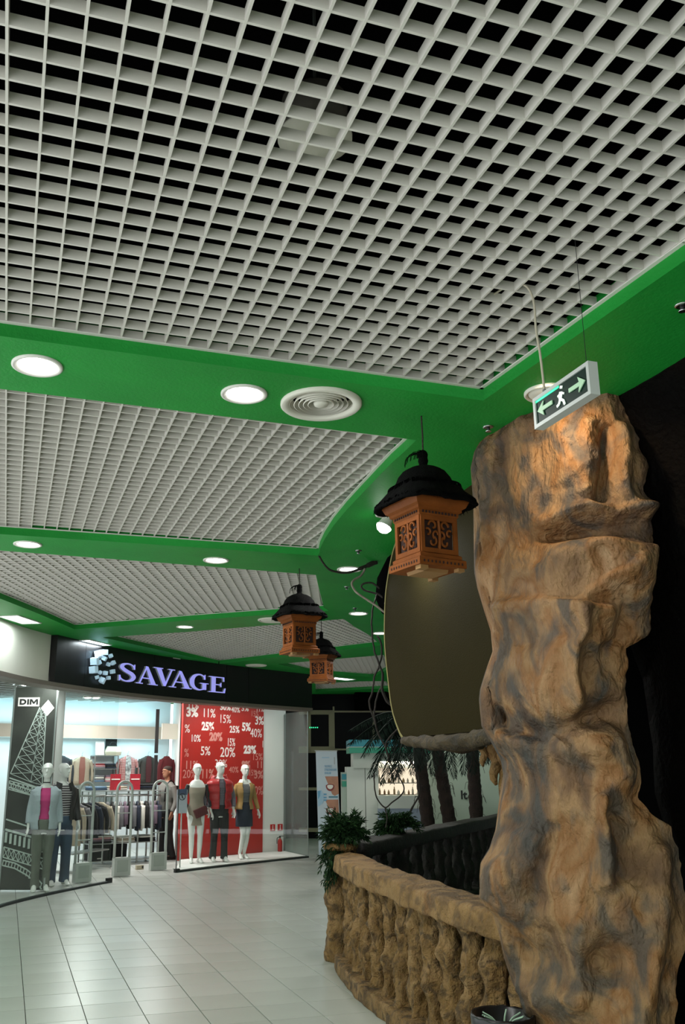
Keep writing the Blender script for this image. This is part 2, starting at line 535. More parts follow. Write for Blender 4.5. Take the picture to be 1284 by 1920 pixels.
# things above the near grid: round speaker can
t = empty('ceiling_speaker', (.885, 2.585, 3.885)); T(t, 'round grey speaker can seen through the nearest ceiling grid', 'speaker')
MB().lathe([(.105, 0), (.12, .01), (.12, .16), (.11, .165)], 28).build('can', M('galvanised', '77736b', .6, .3), t, True)
MB().lathe([(.003, -.002), (.06, -.006), (.135, .0), (.135, .012)], 28).build('face', m_cream, t, True)
MB().box((.08, .03, .03), (.035, .02, .06)).box((.10, -.01, .0), (.02, .02, .03)).build('terminal', m_dark, t)
MB().tube([(0, 0, .16), (0, 0, .70)], .006, 8).build('hanger', m_alu, t)
# rock outline tables: height -> lateral position of the left and right outline
RKL = [(0.478, 1.174), (0.571, 1.133), (0.634, 1.103), (0.755, 1.065), (0.862, 1.047), (0.959, 1.021), (1.014, 0.975), (1.068, 0.956), (1.152, 0.958), (1.211, 0.967), (1.281, 1.018), (1.375, 1.059), (1.497, 1.086), (1.667, 1.127), (1.741, 1.118), (1.857, 1.059), (1.924, 1.018), (2.071, 1.011), (2.128, 1.02), (2.205, 1.048), (2.342, 1.102), (2.46, 1.098), (2.568, 1.068), (2.71, 1.032), (2.801, 1.018), (2.988, 1.025), (3.2, 1.034), (3.427, 1.03), (3.503, 1.05), (3.569, 1.088), (3.62, 1.191)]
RKR = [(0.628, 1.667), (0.882, 1.72), (1.1, 1.757), (1.257, 1.748), (1.348, 1.734), (1.445, 1.699), (1.499, 1.631), (1.562, 1.596), (1.64, 1.604), (1.736, 1.599), (1.879, 1.568), (2.043, 1.571), (2.258, 1.595), (2.315, 1.691), (2.514, 1.706), (2.694, 1.722), (2.775, 1.745), (2.969, 1.778), (3.003, 1.778), (3.053, 1.762), (3.311, 1.766), (3.518, 1.759)]
STEPS= [([(0.38, 2.959), (0.471, 2.98), (0.595, 2.976), (0.754, 2.941), (0.987, 2.996)], 0.1, 0.1), ([(0.312, 2.707), (0.365, 2.765), (0.473, 2.798), (0.62, 2.794), (0.8, 2.759), (0.949, 2.745)], 0.1, 0.28), ([(0.061, 2.566), (0.133, 2.559), (0.269, 2.521), (0.389, 2.463), (0.532, 2.449), (0.679, 2.446)], 0.1, 0.35), ([(0.406, 2.469), (0.554, 2.558), (0.748, 2.629), (0.836, 2.685)], 0.05, 0.14), ([(-0.015, 1.936), (0.116, 1.86), (0.291, 1.832), (0.516, 1.865), (0.846, 1.912)], 0.07, 0.2), ([(0.024, 1.38), (0.17, 1.412), (0.263, 1.412)], 0.05, 0.22), ([(-0.018, 0.689), (0.103, 0.678), (0.269, 0.708)], 0.05, 0.2), ([(0.4, 3.097), (0.48, 3.049), (0.574, 3.062)], 0.03, 0.06)]
POCKETS= [((0.58, 2.866), 0.170, 0.062, -0.17), ((0.455, 1.676), 0.121, 0.075, -0.05), ((0.074, 1.182), 0.113, 0.162, 0.06), ((0.191, 0.82), 0.113, 0.081, -0.07), ((0.501, 0.846), 0.081, 0.113, -0.07), ((0.714, 2.316), 0.121, 0.162, -0.05), ((0.036, 1.593), 0.094, 0.067, -0.03), ((0.245, 2.278), 0.162, 0.135, 0.03)]
RIDGES= [([(0.382, 2.459), (0.483, 2.172), (0.541, 1.993)], 0.038, 0.06), ([(0.054, 1.959), (0.263, 1.887), (0.446, 1.867), (0.854, 1.941)], 0.065, -0.1), ([(0.263, 1.39), (0.237, 1.11)], 0.049, -0.06), ([(0.565, 1.558), (0.51, 1.417), (0.558, 1.213)], 0.038, 0.055), ([(0.635, 1.466), (0.62, 1.238)], 0.054, -0.05), ([(0.416, 0.999), (0.34, 0.853), (0.285, 0.707)], 0.059, 0.06), ([(0.854, 1.329), (0.832, 1.106), (0.754, 0.891), (0.629, 0.64)], 0.049, 0.05), ([(0.388, 3.44), (0.378, 3.06)], 0.049, -0.06), ([(0.471, 3.444), (0.458, 3.125)], 0.032, 0.03), ([(0.628, 3.415), (0.577, 3.048)], 0.032, 0.025), ([(0.785, 3.381), (0.699, 3.011)], 0.027, -0.05), ([(0.866, 3.386), (0.82, 3.012)], 0.032, 0.03), ([(0.629, 2.19), (0.672, 1.965)], 0.054, -0.05), ([(0.101, 2.503), (0.122, 1.994)], 0.054, -0.03), ([(0.051, 3.443), (0.059, 2.965)], 0.043, 0.02), ([(0.183, 3.438), (0.114, 2.646)], 0.054, -0.03)]
YAW = R(17.4776)
LATX = Vector((math.cos(YAW), -math.sin(YAW), 0)); FWD = Vector((math.sin(YAW), math.cos(YAW), 0))

def ROCKMAT(name, cols, scale=2.2, bump=.5, streak=1.0, blot='3c3b38'):
    m = bpy.data.materials.new(name); m.use_nodes = True; nt = m.node_tree; b = nt.nodes['Principled BSDF']
    b.inputs['Roughness'].default_value = .72
    tc = nt.nodes.new('ShaderNodeTexCoord')
    mp = nt.nodes.new('ShaderNodeMapping'); mp.inputs['Scale'].default_value = (1, 1, streak)
    nt.links.new(tc.outputs['Object'], mp.inputs['Vector'])
    def nz(sc, det, dist=0.0):
        n = nt.nodes.new('ShaderNodeTexNoise'); n.inputs['Scale'].default_value = sc; n.inputs['Detail'].default_value = det
        n.inputs['Distortion'].default_value = dist
        nt.links.new(mp.outputs[0], n.inputs['Vector']); return n
    n1 = nz(scale, 4, .6); r = nt.nodes.new('ShaderNodeValToRGB')
    els = r.color_ramp.elements
    els[0].position = cols[0][0]; els[0].color = lin(cols[0][1]); els[1].position = cols[-1][0]; els[1].color = lin(cols[-1][1])
    for p, c in cols[1:-1]:
        e = els.new(p); e.color = lin(c)
    nt.links.new(n1.outputs['Fac'], r.inputs['Fac'])
    # darker painted blotches
    n2 = nz(scale * 1.35, 6, 1.2); r2 = nt.nodes.new('ShaderNodeValToRGB')
    r2.color_ramp.elements[0].position = .48; r2.color_ramp.elements[1].position = .61
    r2.color_ramp.elements[0].color = (0, 0, 0, 1); r2.color_ramp.elements[1].color = (1, 1, 1, 1)
    nt.links.new(n2.outputs['Fac'], r2.inputs['Fac'])
    mx = nt.nodes.new('ShaderNodeMix'); mx.data_type = 'RGBA'
    mx.inputs[7].default_value = lin(blot)
    ml = nt.nodes.new('ShaderNodeMath'); ml.operation = 'MULTIPLY'; ml.inputs[1].default_value = .78
    nt.links.new(r2.outputs['Color'], ml.inputs[0]); nt.links.new(ml.outputs[0], mx.inputs[0]); nt.links.new(r.outputs['Color'], mx.inputs[6])
    nt.links.new(mx.outputs[2], b.inputs['Base Color'])
    n3 = nz(scale * 16, 8); n4 = nz(scale * 5, 6, .8)
    ad = nt.nodes.new('ShaderNodeMath'); ad.operation = 'MULTIPLY_ADD'; ad.inputs[1].default_value = .5
    nt.links.new(n3.outputs['Fac'], ad.inputs[0]); nt.links.new(n4.outputs['Fac'], ad.inputs[2])
    bp = nt.nodes.new('ShaderNodeBump'); bp.inputs['Strength'].default_value = bump; bp.inputs['Distance'].default_value = .03
    nt.links.new(ad.outputs[0], bp.inputs['Height']); nt.links.new(bp.outputs['Normal'], b.inputs['Normal'])
    return m
m_rock = ROCKMAT('painted_rock', [(.30, '3c2a1c'), (.41, '6c4e32'), (.50, '94714b'), (.58, '80552a'), (.66, '9f7b57'), (.76, 'b3936f')], 2.9, 1.2, .62)
m_rock_shade = ROCKMAT('shaded_rock', [(.3, '040303'), (.5, '090605'), (.7, '120c07')], 2.6, .8, 1.0, '070605')  # shade of the unlit rock wall put into a near-black colour
m_rock_shade.node_tree.nodes['Principled BSDF'].inputs['Specular IOR Level'].default_value = .05
m_rail = ROCKMAT('rail_stone', [(.28, '60441f'), (.45, '8a6636'), (.58, '9a7648'), (.72, '7d5428')], 4.2, .9, 1.0, '5a4022')
m_balu = ROCKMAT('baluster_stone', [(.28, '5f4526'), (.45, '96703e'), (.6, 'b0895a'), (.74, '8a5f30')], 6, 1.4, 1.0, '4d3820')
m_olive = M('olive_plaster', '2a2309', .9, var=(1.5, .15), bump=(120, .25), spec=.1)

# ================================================================== ARTIFICIAL ROCK COLUMN
def seg_d(p, a, b):
    ab = (b[0] - a[0], b[1] - a[1]); L2 = ab[0] ** 2 + ab[1] ** 2
    t = max(0, min(1, ((p[0] - a[0]) * ab[0] + (p[1] - a[1]) * ab[1]) / (L2 or 1)))
    return math.hypot(p[0] - a[0] - t * ab[0], p[1] - a[1] - t * ab[1])
def rock_disp(s, z):
    w = .62          # width of the face in metres, to measure distances along it
    d = 0
    for pl, amp, dec in STEPS:
        if pl[0][0] - .12 < s < pl[-1][0] + .12:
            sl = max(pl[0][0], min(pl[-1][0], s)); zl = interp(sl, pl); dz = zl - z + .012 * mnoise.noise(Vector((s * 9, z * 9, 3)))
            e = min(1, max(0, (s - pl[0][0] + .10) / .12)) * min(1, max(0, (pl[-1][0] - s + .10) / .12))
            up = 1 / (1 + math.exp(-dz / .012))
            d += amp * e * up * (math.exp(-max(0, dz) / dec))
    for (s0, z0), rx, rz, amp in POCKETS:
        q = ((s - s0) * w / rx) ** 2 + ((z - z0) / rz) ** 2
        if q < 9: d += amp * math.exp(-q)
    for pl, wd, amp in RIDGES:
        q = min(seg_d((s * w, z), (a[0] * w, a[1]), (b[0] * w, b[1])) for a, b in zip(pl, pl[1:]))
        if q < wd * 3.2: d += amp * math.exp(-(q / wd) ** 2)
    return d
def rock_column():
    NF, NB, NZ = 120, 26, 340
    rs = []
    for iz in range(NZ + 1):
        z = -.02 + 3.60 * iz / NZ
        aL = interp(z, RKL); aR = interp(z, RKR)
        if z < .62:                      # flare to the ground
            aR += .0; aL += .02 * (.62 - z)
        ring = []
        for k in range(NF + 1):
            s = k / NF
            sb = .5 - .5 * math.cos(math.pi * s)
            D = 4.9 - .6 * sb - .28 * math.sin(math.pi * sb)
            a = aL + (aR - aL) * sb
            d = 1.6 * rock_disp(sb, z) * min(1, math.sin(math.pi * s) * 1.7)
            P = LATX * a + FWD * D + Vector((0, 0, z))
            d += .040 * fbm((a * 1.0, D, z), 2.2, 4) + .012 * fbm((a, D, z), 9, 3) + .006 * fbm((a, D, z), 24, 3) + .034 * (1 - abs(mnoise.noise(Vector((a * 3.4, D * 3, z * 2.2 + 4))))) ** 4 - .02
            edge = math.sin(math.pi * s)
            nrm = (-FWD * edge + LATX * (-(1 - edge) if s < .5 else (1 - edge)) * .6).normalized()
            ring.append(P + nrm * d)
        for k in range(1, NB):
            t = k / NB
            a = aR + (aL - aR) * (.5 - .5 * math.cos(math.pi * t)); D = 4.3 + .6 * t + .75 * math.sin(math.pi * t)
            ring.append(LATX * a + FWD * D + Vector((0, 0, z)))
        rs.append(ring)
    return MB().rings(rs).build('rock_column', m_rock, None, True)
T(rock_column(), 'tall tan and grey artificial rock column rising to the green ceiling', 'rock')

# rock wall right of the column, shade painted into its colour
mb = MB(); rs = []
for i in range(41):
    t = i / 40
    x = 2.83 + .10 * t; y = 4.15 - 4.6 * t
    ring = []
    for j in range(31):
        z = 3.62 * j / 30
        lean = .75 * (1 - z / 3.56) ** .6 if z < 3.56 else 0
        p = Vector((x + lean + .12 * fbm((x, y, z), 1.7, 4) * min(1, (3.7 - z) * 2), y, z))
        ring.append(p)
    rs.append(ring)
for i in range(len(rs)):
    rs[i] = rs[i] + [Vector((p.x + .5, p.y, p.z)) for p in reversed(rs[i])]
K(mb.rings(rs).build('wall_right', m_rock_shade, None, True), label='cave-like rock wall right of the tan column, shade painted into its near-black colour')
# added black walls, unseen, block world light so the cave stays dark
K(MB().box((5.2, 3.2, 1.75), (.2, 7.5, 3.6)).box((4.0, -.55, 1.75), (2.4, .2, 3.6)).build('cave_light_block', m_black), label='added unseen black walls that keep world light out of the cave')

# ================================================================== OLIVE PANEL
def olive():
    t = empty('olive_panel', (2.95, 6.0, 1.86)); T(t, 'big olive plaster panel hanging behind the rock column', 'panel')
    pr = [(3.56, 6.66), (3.455, 6.806), (3.252, 6.95), (3.079, 7.021), (2.761, 7.061), (2.438, 7.003), (2.168, 6.917), (1.99, 6.763), (1.93, 6.67)]   # z -> y of the rounded end
    outline = [(3.9, 3.56), (3.9, 1.97)] + [(y, z) for z, y in reversed(pr)]
    # denser rounded end
    end = smooth_pts([(y, z, 0) for z, y in reversed(pr)], 5)
    outline = [(4.9, 3.56), (4.9, 1.93)] + [(p.x, p.y) for p in end]
    poly = [(y - 6.0, z - 1.86) for y, z in outline]
    me = MB().prism(poly, -.03, .03)
    X = Matrix(((0, 0, 1, 0), (1, 0, 0, 0), (0, 1, 0, 0), (0, 0, 0, 1)))
    mb = MB(); mb.add(me.v, me.f, X)
    # follow the gentle slant of the wall: x = 2.87 at y 5.1, 2.99 at 6.66
    mb.v = [(x + (y + 6.0 - 5.1) * .077 - .08 + .03, y, z) for x, y, z in mb.v]
    mb.build('face', m_olive, t)
    eb = MB()
    eb.tube([(.0 + (p.x - 5.1) * .077 - .08 + .03, p.x - 6.0 + .004, p.y - 1.86) for p in end], .034, 8)
    eb.build('edge_bead', M('olive_edge', '857b4a', .8), t, True)
    # rocky lip along the lower edge
    rs = []
    for i in range(60):
        u = i / 59; y = 6.64 - 1.75 * u
        w = .05 + .12 * math.sin(math.pi * min(1, u * 1.3)) ** .8; ring = []
        for k in range(14):
            a = 2 * math.pi * k / 14
            q = 1 + .25 * mnoise.noise(Vector((y * 6, math.cos(a) * 2, math.sin(a) * 2)))
            ring.append((2.87 + (y - 5.1) * .077 - 2.95 - .03 + w * .85 + math.cos(a) * w * q, y - 6.0, 1.91 - 1.86 - .035 * math.sin(math.pi * u) + math.sin(a) * (.035 + .03 * math.sin(math.pi * u)) * q + .018 * mnoise.noise(Vector((y * 11, 1, a)))))
        rs.append(ring)
    MB().rings(rs).build('rock_lip', ROCKMAT('lip_stone', [(.3, '2f2412'), (.5, '4d3d20'), (.7, '3a2d16')], 5, .9, 1.0, '241a0d'), t, True)
olive()
# dark crescent shell behind the olive panel
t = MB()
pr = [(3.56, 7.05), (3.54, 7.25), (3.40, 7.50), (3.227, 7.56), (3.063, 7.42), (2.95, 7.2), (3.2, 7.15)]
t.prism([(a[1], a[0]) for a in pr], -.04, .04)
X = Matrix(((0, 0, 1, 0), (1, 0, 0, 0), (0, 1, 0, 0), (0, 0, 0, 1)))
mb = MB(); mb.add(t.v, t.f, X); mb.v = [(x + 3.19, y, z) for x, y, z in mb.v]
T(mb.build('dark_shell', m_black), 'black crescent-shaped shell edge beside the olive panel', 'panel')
# hanging rock spikes below the lip
for i, (x, y, z0, z1, r) in enumerate([(3.21, 5.8, 1.95, 1.71, .030), (3.285, 5.78, 1.95, 1.585, .042), (3.36, 5.76, 1.95, 1.40, .065)]):
    pts = [(x + .01 * math.sin(k * 1.3 + i), y + .01 * math.cos(k * 1.7), z0 + (z1 - z0) * k / 9) for k in range(10)]
    rr = [r * (1.15 - .5 * (k / 9)) * (1 + .12 * math.sin(k * 2.1 + i)) for k in range(9)] + [r * .25]
    T(MB().tube(pts, rr, 10).build('stalactite', m_rail, None, True), ['short hanging stone spike under the olive panel', 'middle hanging stone spike under the olive panel', 'longest hanging stone spike beside the rock column'][i], 'stalactite', 'stone spikes below the olive panel')

# ================================================================== BALUSTRADES
RAIL1 = [(3.04, 8.05), (2.93, 7.55), (2.83, 6.95), (2.79, 6.35), (2.74, 5.75), (2.71, 5.20), (2.72, 4.75), (2.76, 4.35)]
def rough_bar(path, w, h, zc, mat, name, parent, amp=.012, seg=14, sc=7):
    P = smooth_pts([(x, y, 0) for x, y in path], 8); rs = []
    for i, p in enumerate(P):
        tn = (P[min(i + 1, len(P) - 1)] - P[max(0, i - 1)]).normalized(); nn = Vector((tn.y, -tn.x, 0)); ring = []
        for k in range(seg):
            a = 2 * math.pi * k / seg + math.pi / seg
            ca, sa = math.cos(a), math.sin(a)
            e = .24
            dx = math.copysign(abs(ca) ** e, ca) * w / 2; dz = math.copysign(abs(sa) ** e, sa) * h / 2
            q = p + nn * dx + Vector((0, 0, zc + dz))
            q += (nn * ca + Vector((0, 0, sa))) * amp * fbm(q, sc, 4) * 1.5
            ring.append(q - parent.location if parent else q)
        rs.append(ring)
    return MB().rings(rs).build(name, mat, parent, True)
def baluster_mesh(seed, h=.74, r=.085):
    rnd = random.Random(seed)
    k1, k2 = rnd.uniform(.25, .4), rnd.uniform(.6, .8)
    rs = []
    n = 22
    for i in range(31):
        t = i / 30
        q = r * (.80 + .30 * math.exp(-((t - k1) / .14) ** 2) + .22 * math.exp(-((t - k2) / .10) ** 2) + .20 * math.exp(-(t / .06) ** 2) + .15 * math.exp(-((1 - t) / .06) ** 2) - .12 * math.exp(-((t - .52) / .07) ** 2))
        ring = []
        for k in range(n):
            a = 2 * math.pi * k / n
            v = Vector((math.cos(a) * 1.6, math.sin(a) * 1.6, t * 5 + seed * 7.3))
            d = 1 + .42 * fbm(v, 1.0, 4) + .16 * fbm(v, 3.0, 4)
            ring.append((q * d * math.cos(a) + .012 * math.sin(t * 5 + seed), q * d * math.sin(a) + .012 * math.cos(t * 4 + seed), t * h))
        rs.append(ring)
    me = MB().rings(rs)
    return me
def balustrade(path, name, label, nb, zt, mats, rb=.085, s0=.02, s1=.98, base=True, dark=False):
    t = empty(name, (path[0][0], path[0][1], 0)); T(t, label, 'balustrade')
    zr = zt - .075
    rough_bar(path, .28, .15, zr, mats[0], 'handrail', t)
    if base:
        rough_bar(path, .30, .13, .055, mats[1], 'plinth', t)
    P = smooth_pts([(x, y, 0) for x, y in path], 20)
    L = [0]
    for a, b in zip(P, P[1:]): L.append(L[-1] + (b - a).length)
    protos = [baluster_mesh(i, zt - .15 - .11, rb).build('baluster', mats[1], t, True).data for i in range(min(6, nb))]
    ch = [o for o in bpy.data.objects if o.parent == t and o.name.startswith('baluster')]
    for i in range(nb):
        s = L[-1] * (s0 + (s1 - s0) * (i + .5) / nb)
        j = max(k for k in range(len(L)) if L[k] <= s); j = min(j, len(P) - 2)
        p = P[j].lerp(P[j + 1], (s - L[j]) / (L[j + 1] - L[j]))
        if i < len(ch): o = ch[i]
        else:
            o = bpy.data.objects.new('baluster', protos[i % len(protos)]); COL.objects.link(o); o.parent = t
        o.location = (p.x - path[0][0], p.y - path[0][1], .11); o.rotation_euler = (0, 0, i * 2.39)
    return t
balustrade(RAIL1, 'stone_balustrade', 'tan rough stone balustrade curving from the leafy post to the rock column', 13, .95, (m_rail, m_balu), .082, 0.0, .97)
m_rail_shade = ROCKMAT('far_rail_shaded', [(.3, '17120d'), (.5, '211a12'), (.7, '120d09')], 4, .6, 1.0, '0c0a08')  # backlit shade of the far rail put into its stone colour
balustrade([(3.25, 8.55), (4.3, 9.72), (5.6, 11.1), (7.8, 13.4), (9.5, 15.2)], 'stone_balustrade', 'stone balustrade painted in backlit shade, running back beneath the palm trunks', 21, 1.0, (m_rail_shade, m_rail_shade), .085)
# flat black sheet on the floor paints the well's darkness between the balustrades
K(MB().prism([(2.95, 4.2), (2.95, 6.5), (3.12, 8.1), (3.4, 8.55), (6.0, 11.3), (8.5, 13.9), (9.3, 13.2), (6.0, 4.2)], .001, .012).build('floor_dark_sheet', m_black), label='flat black sheet standing in for the dark of the well behind the near balustrade')
# end post
t = empty('stone_post', (3.08, 8.38, 0)); T(t, 'rough stone end post under the trailing leafy plant', 'post')
rs = []
for i in range(41):
    u = i / 40; z = u * .97; ring = []
    q = .135 * (1.05 - .12 * u + .12 * math.exp(-((u - .55) / .1) ** 2))
    for k in range(26):
        a = 2 * math.pi * k / 26; v = Vector((math.cos(a) * 1.3, math.sin(a) * 1.3, z * 4))
        d = 1 + .26 * fbm(v, 1.1, 4) + .07 * fbm(v, 4, 3)
        ring.append((q * d * math.cos(a), q * d * math.sin(a), z))
    rs.append(ring)
MB().rings(rs).build('shaft', m_balu, t, True)
MB().lathe([(.16, .96), (.17, .99), (.15, 1.02), (.12, 1.0)], 18).build('cap', m_rail, t, True)

# ================================================================== BUSHES
m_leaf = M('leaf_dark', '223d22', .6, var=(20, .5), spec=.2)
m_leaf2 = M('leaf_mid', '37562f', .6, var=(18, .5), spec=.2)
def leaf(mb, p, d, l, w, up=Vector((0, 0, 1))):
    d = d.normalized(); s = d.cross(up)
    s = s.normalized() if s.length > 1e-4 else Vector((1, 0, 0)); n = s.cross(d)
    a = p; b = p + d * l * .45 + s * w + n * .006; c = p + d * l - n * .01; e = p + d * l * .45 - s * w + n * .006; g = p + d * l * .5 - n * .004
    mb.add([a, b, c, e, g], [(0, 1, 4), (1, 2, 4), (2, 3, 4), (3, 0, 4)])
def bush(c, rx, ry, rz, n, label, seed, trail=0):
    rnd = random.Random(seed)
    t = empty('leafy_plant', c); T(t, label, 'plant', 'leafy plants on the balustrade')
    st = MB(); lv = MB(); lv2 = MB()
    for i in range(n):
        a = rnd.uniform(0, 2 * math.pi); e = rnd.uniform(.02, 1) ** .7
        top = Vector((math.cos(a) * rx * math.sqrt(1 - (e - .1) ** 2 * .9) * rnd.uniform(.5, 1), math.sin(a) * ry * rnd.uniform(.5, 1), rz * e * rnd.uniform(.6, 1.05)))
        if trail and rnd.random() < .22:
            top = Vector((-rnd.uniform(.10, .26), rnd.uniform(-.22, .06), -rnd.uniform(.02, trail)))
        base = Vector((rnd.uniform(-.08, .08), rnd.uniform(-.06, .06), 0))
        mid = (base + top) / 2 + Vector((0, 0, .06))
        pts = smooth_pts([base, mid, top], 4)
        st.tube(pts, .0025, 4)
        for p, q in zip(pts[2:], pts[3:]):
            for _ in range(3):
                d = (q - p).normalized() + Vector((rnd.uniform(-1, 1), rnd.uniform(-1, 1), rnd.uniform(-.4, .8))) * .75
                leaf(lv if rnd.random() < .6 else lv2, p.lerp(q, rnd.random()), d, rnd.uniform(.04, .08), rnd.uniform(.005, .010))
    st.build('stem_cluster', m_leaf, t); K(lv.build('dark_leaf_mass', m_leaf, t), 'stuff'); K(lv2.build('light_leaf_mass', m_leaf2, t), 'stuff')
bush((3.10, 8.36, 1.0), .27, .24, .30, 210, 'dense trailing green plant on the end post beside the banner', 3, .36)
bush((4.24, 9.68, 1.0), .30, .28, .22, 150, 'low green plant on the dark far balustrade', 5, .05)

# ================================================================== VINES
m_vine = M('vine_bark', '2a211a', .8, var=(30, .4), bump=(60, .6))
VINES = {
 'thick dark vine drooping from the ceiling corner past a downlight': ([(2.561, 7.455, 3.571), (2.612, 7.472, 3.498), (2.678, 7.484, 3.446), (2.767, 7.489, 3.428), (2.872, 7.489, 3.434), (2.977, 7.489, 3.476), (3.06, 7.496, 3.514), (3.144, 7.502, 3.556)], [.009, .009, .010, .011, .012, .018, .024, .028]),
 'pale curling vine hooked below the ceiling near the black shell': ([(3.006, 7.441, 3.468), (2.972, 7.44, 3.406), (2.902, 7.45, 3.359), (2.879, 7.446, 3.312), (2.911, 7.424, 3.241), (3.007, 7.382, 3.16), (3.084, 7.346, 3.1), (3.142, 7.316, 3.049), (3.157, 7.3, 3.072), (3.136, 7.295, 3.133)], .0105),
 'short looping vine beside the black shell': ([(3.194, 7.381, 3.161), (3.131, 7.401, 3.22), (3.066, 7.422, 3.244), (3.002, 7.442, 3.264), (2.974, 7.451, 3.299), (3.003, 7.442, 3.329), (3.068, 7.421, 3.333), (3.132, 7.401, 3.284)], .009),
 'long dark vine hanging left of the olive panel': ([(3.146, 7.501, 3.244), (3.106, 7.514, 3.119), (3.094, 7.518, 2.996), (3.096, 7.517, 2.849), (3.112, 7.512, 2.728), (3.15, 7.5, 2.603), (3.176, 7.492, 2.516), (3.168, 7.495, 2.393), (3.202, 7.484, 2.289), (3.251, 7.468, 2.243)], [.008, .008, .008, .008, .009, .009, .012, .014, .015, .016]),
 'thin vine crossing the long vine below the half hidden downlight': ([(3.176, 7.597, 2.878), (3.208, 7.587, 2.819), (3.215, 7.585, 2.731), (3.189, 7.593, 2.604), (3.145, 7.607, 2.498), (3.118, 7.615, 2.354), (3.093, 7.623, 2.268), (3.128, 7.612, 2.141), (3.161, 7.601, 2.014), (3.222, 7.582, 1.884), (3.256, 7.572, 1.792)], .009),
 'short side vine between the two hanging vines': ([(3.188, 7.541, 2.421), (3.15, 7.553, 2.34), (3.124, 7.561, 2.232), (3.118, 7.563, 2.138), (3.134, 7.558, 2.045)], .008),
 'thin vine forming an open loop above the leafy plants': ([(3.256, 7.572, 1.80), (3.325, 7.759, 1.77), (3.401, 7.736, 1.653), (3.452, 7.719, 1.523), (3.418, 7.73, 1.458), (3.348, 7.752, 1.399), (3.287, 7.772, 1.357), (3.225, 7.791, 1.422), (3.2, 7.799, 1.537), (3.198, 7.8, 1.653)], .0065),
 'short vine reaching to the lower edge of the olive panel': ([(3.222, 7.582, 1.884), (3.20, 7.45, 1.95), (3.25, 7.364, 2.025), (3.273, 7.357, 2.061)], .008),
 'vine tip dangling below the vine loop': ([(3.287, 7.772, 1.357), (3.303, 7.767, 1.262), (3.283, 7.773, 1.184)], .006),
 'bent vine beside the leftmost palm trunk': ([(4.331, 9.54, 1.817), (4.402, 9.517, 1.70), (4.442, 9.505, 1.556), (4.432, 9.508, 1.412), (4.370, 9.56, 1.270), (4.30, 9.62, 1.10)], [.008, .009, .009, .01, .012, .013]),
}
m_vinepale = M('vine_pale', '8c8273', .8, var=(14, .5))
for l, (pts, r) in VINES.items():
    P = smooth_pts(pts, 5)
    rr = r if not isinstance(r, list) else [r[min(len(r) - 1, i // 5)] for i in range(len(P))]
    P = [p + Vector((mnoise.noise(p * 14), mnoise.noise(p * 14 + Vector((5, 0, 0))), 0)) * .008 for p in P]
    T(MB().tube(P, rr, 7).build('vine', m_vinepale if 'pale' in l else m_vine, None, True), l, 'vine', 'vines')

# ================================================================== PALMS
m_trunk = M('palm_trunk', '2c1d15', .9, var=(9, .5), bump=(40, 1.0))
m_frond = M('palm_leaf', '0f1f16', .6, var=(6, .4), spec=.15)
def frond(mb, base, tip, sag, n=34, ll=.24):
    base = Vector(base); tip = Vector(tip)
    mid = (base + tip) / 2 + Vector((0, 0, sag))
    P = smooth_pts([base, base.lerp(mid, .55) + Vector((0, 0, sag * .25)), mid, mid.lerp(tip, .55) + Vector((0, 0, sag * .12)), tip], n // 4)
    mb.tube(P, [.010 * (1 - .8 * i / len(P)) + .002 for i in range(len(P))], 5)
    for i, (p, q) in enumerate(zip(P[3:], P[4:])):
        d = (q - p).normalized(); u = (i + 3) / len(P)
        side = d.cross(Vector((0, 0, 1))).normalized()
        l = ll * (math.sin(math.pi * min(1, .18 + u * .85)) ** .7 + .12)
        for sg in (-1, 1):
            for h in (0, .5):
                dd = d * .75 + side * sg * .75 + Vector((0, 0, -.55))
                leaf(mb, p.lerp(q, h), dd + Vector((mnoise.noise(p * 30 + Vector((h, sg, 0))), 0, mnoise.noise(p * 25))) * .5, l, .0065)
def palm(x, y, h, lean, label, tips, crown, seed):
    rnd = random.Random(seed)
    t = empty('palm_tree', (x, y, 0)); T(t, label, 'palm tree', 'palm trees behind the balustrade')
    rs = []
    for i in range(61):
        u = i / 60; q = .098 * (1.12 - .25 * u) * (1 + .10 * ((i % 4) / 3)); ring = []
        for k in range(14):
            a = 2 * math.pi * k / 14; d = 1 + .10 * mnoise.noise(Vector((math.cos(a) * 2, math.sin(a) * 2, u * 40)))
            ring.append((lean[0] * u + q * d * math.cos(a), lean[1] * u + q * d * math.sin(a), u * h))
        rs.append(ring)
    MB().rings(rs).build('trunk', m_trunk, t, True)
    fb = MB()
    for i in range(26):
        u = rnd.uniform(.4, .92); a = rnd.uniform(0, 6.28); o = Vector((lean[0] * u, lean[1] * u, u * h)); d = Vector((math.cos(a), math.sin(a), 0))
        fb.tube(smooth_pts([o + d * .08, o + d * .14 + Vector((0, 0, .01)), o + d * .17 + Vector((0, 0, -.05 - rnd.random() * .08))], 3), .003, 4)
    K(fb.build('husk_fibres', m_trunk, t), 'stuff')
    MB().lathe([(.14, .70), (.16, .40), (.13, .0), (.0, 0)], 18).build('pot', m_dark, t, True)
    c = Vector(crown)
    for i, tip in enumerate(tips):
        m = MB(); frond(m, c - Vector((x, y, 0)), Vector(tip) - Vector((x, y, 0)), rnd.uniform(.10, .26))
        m.build('frond', m_frond, t)
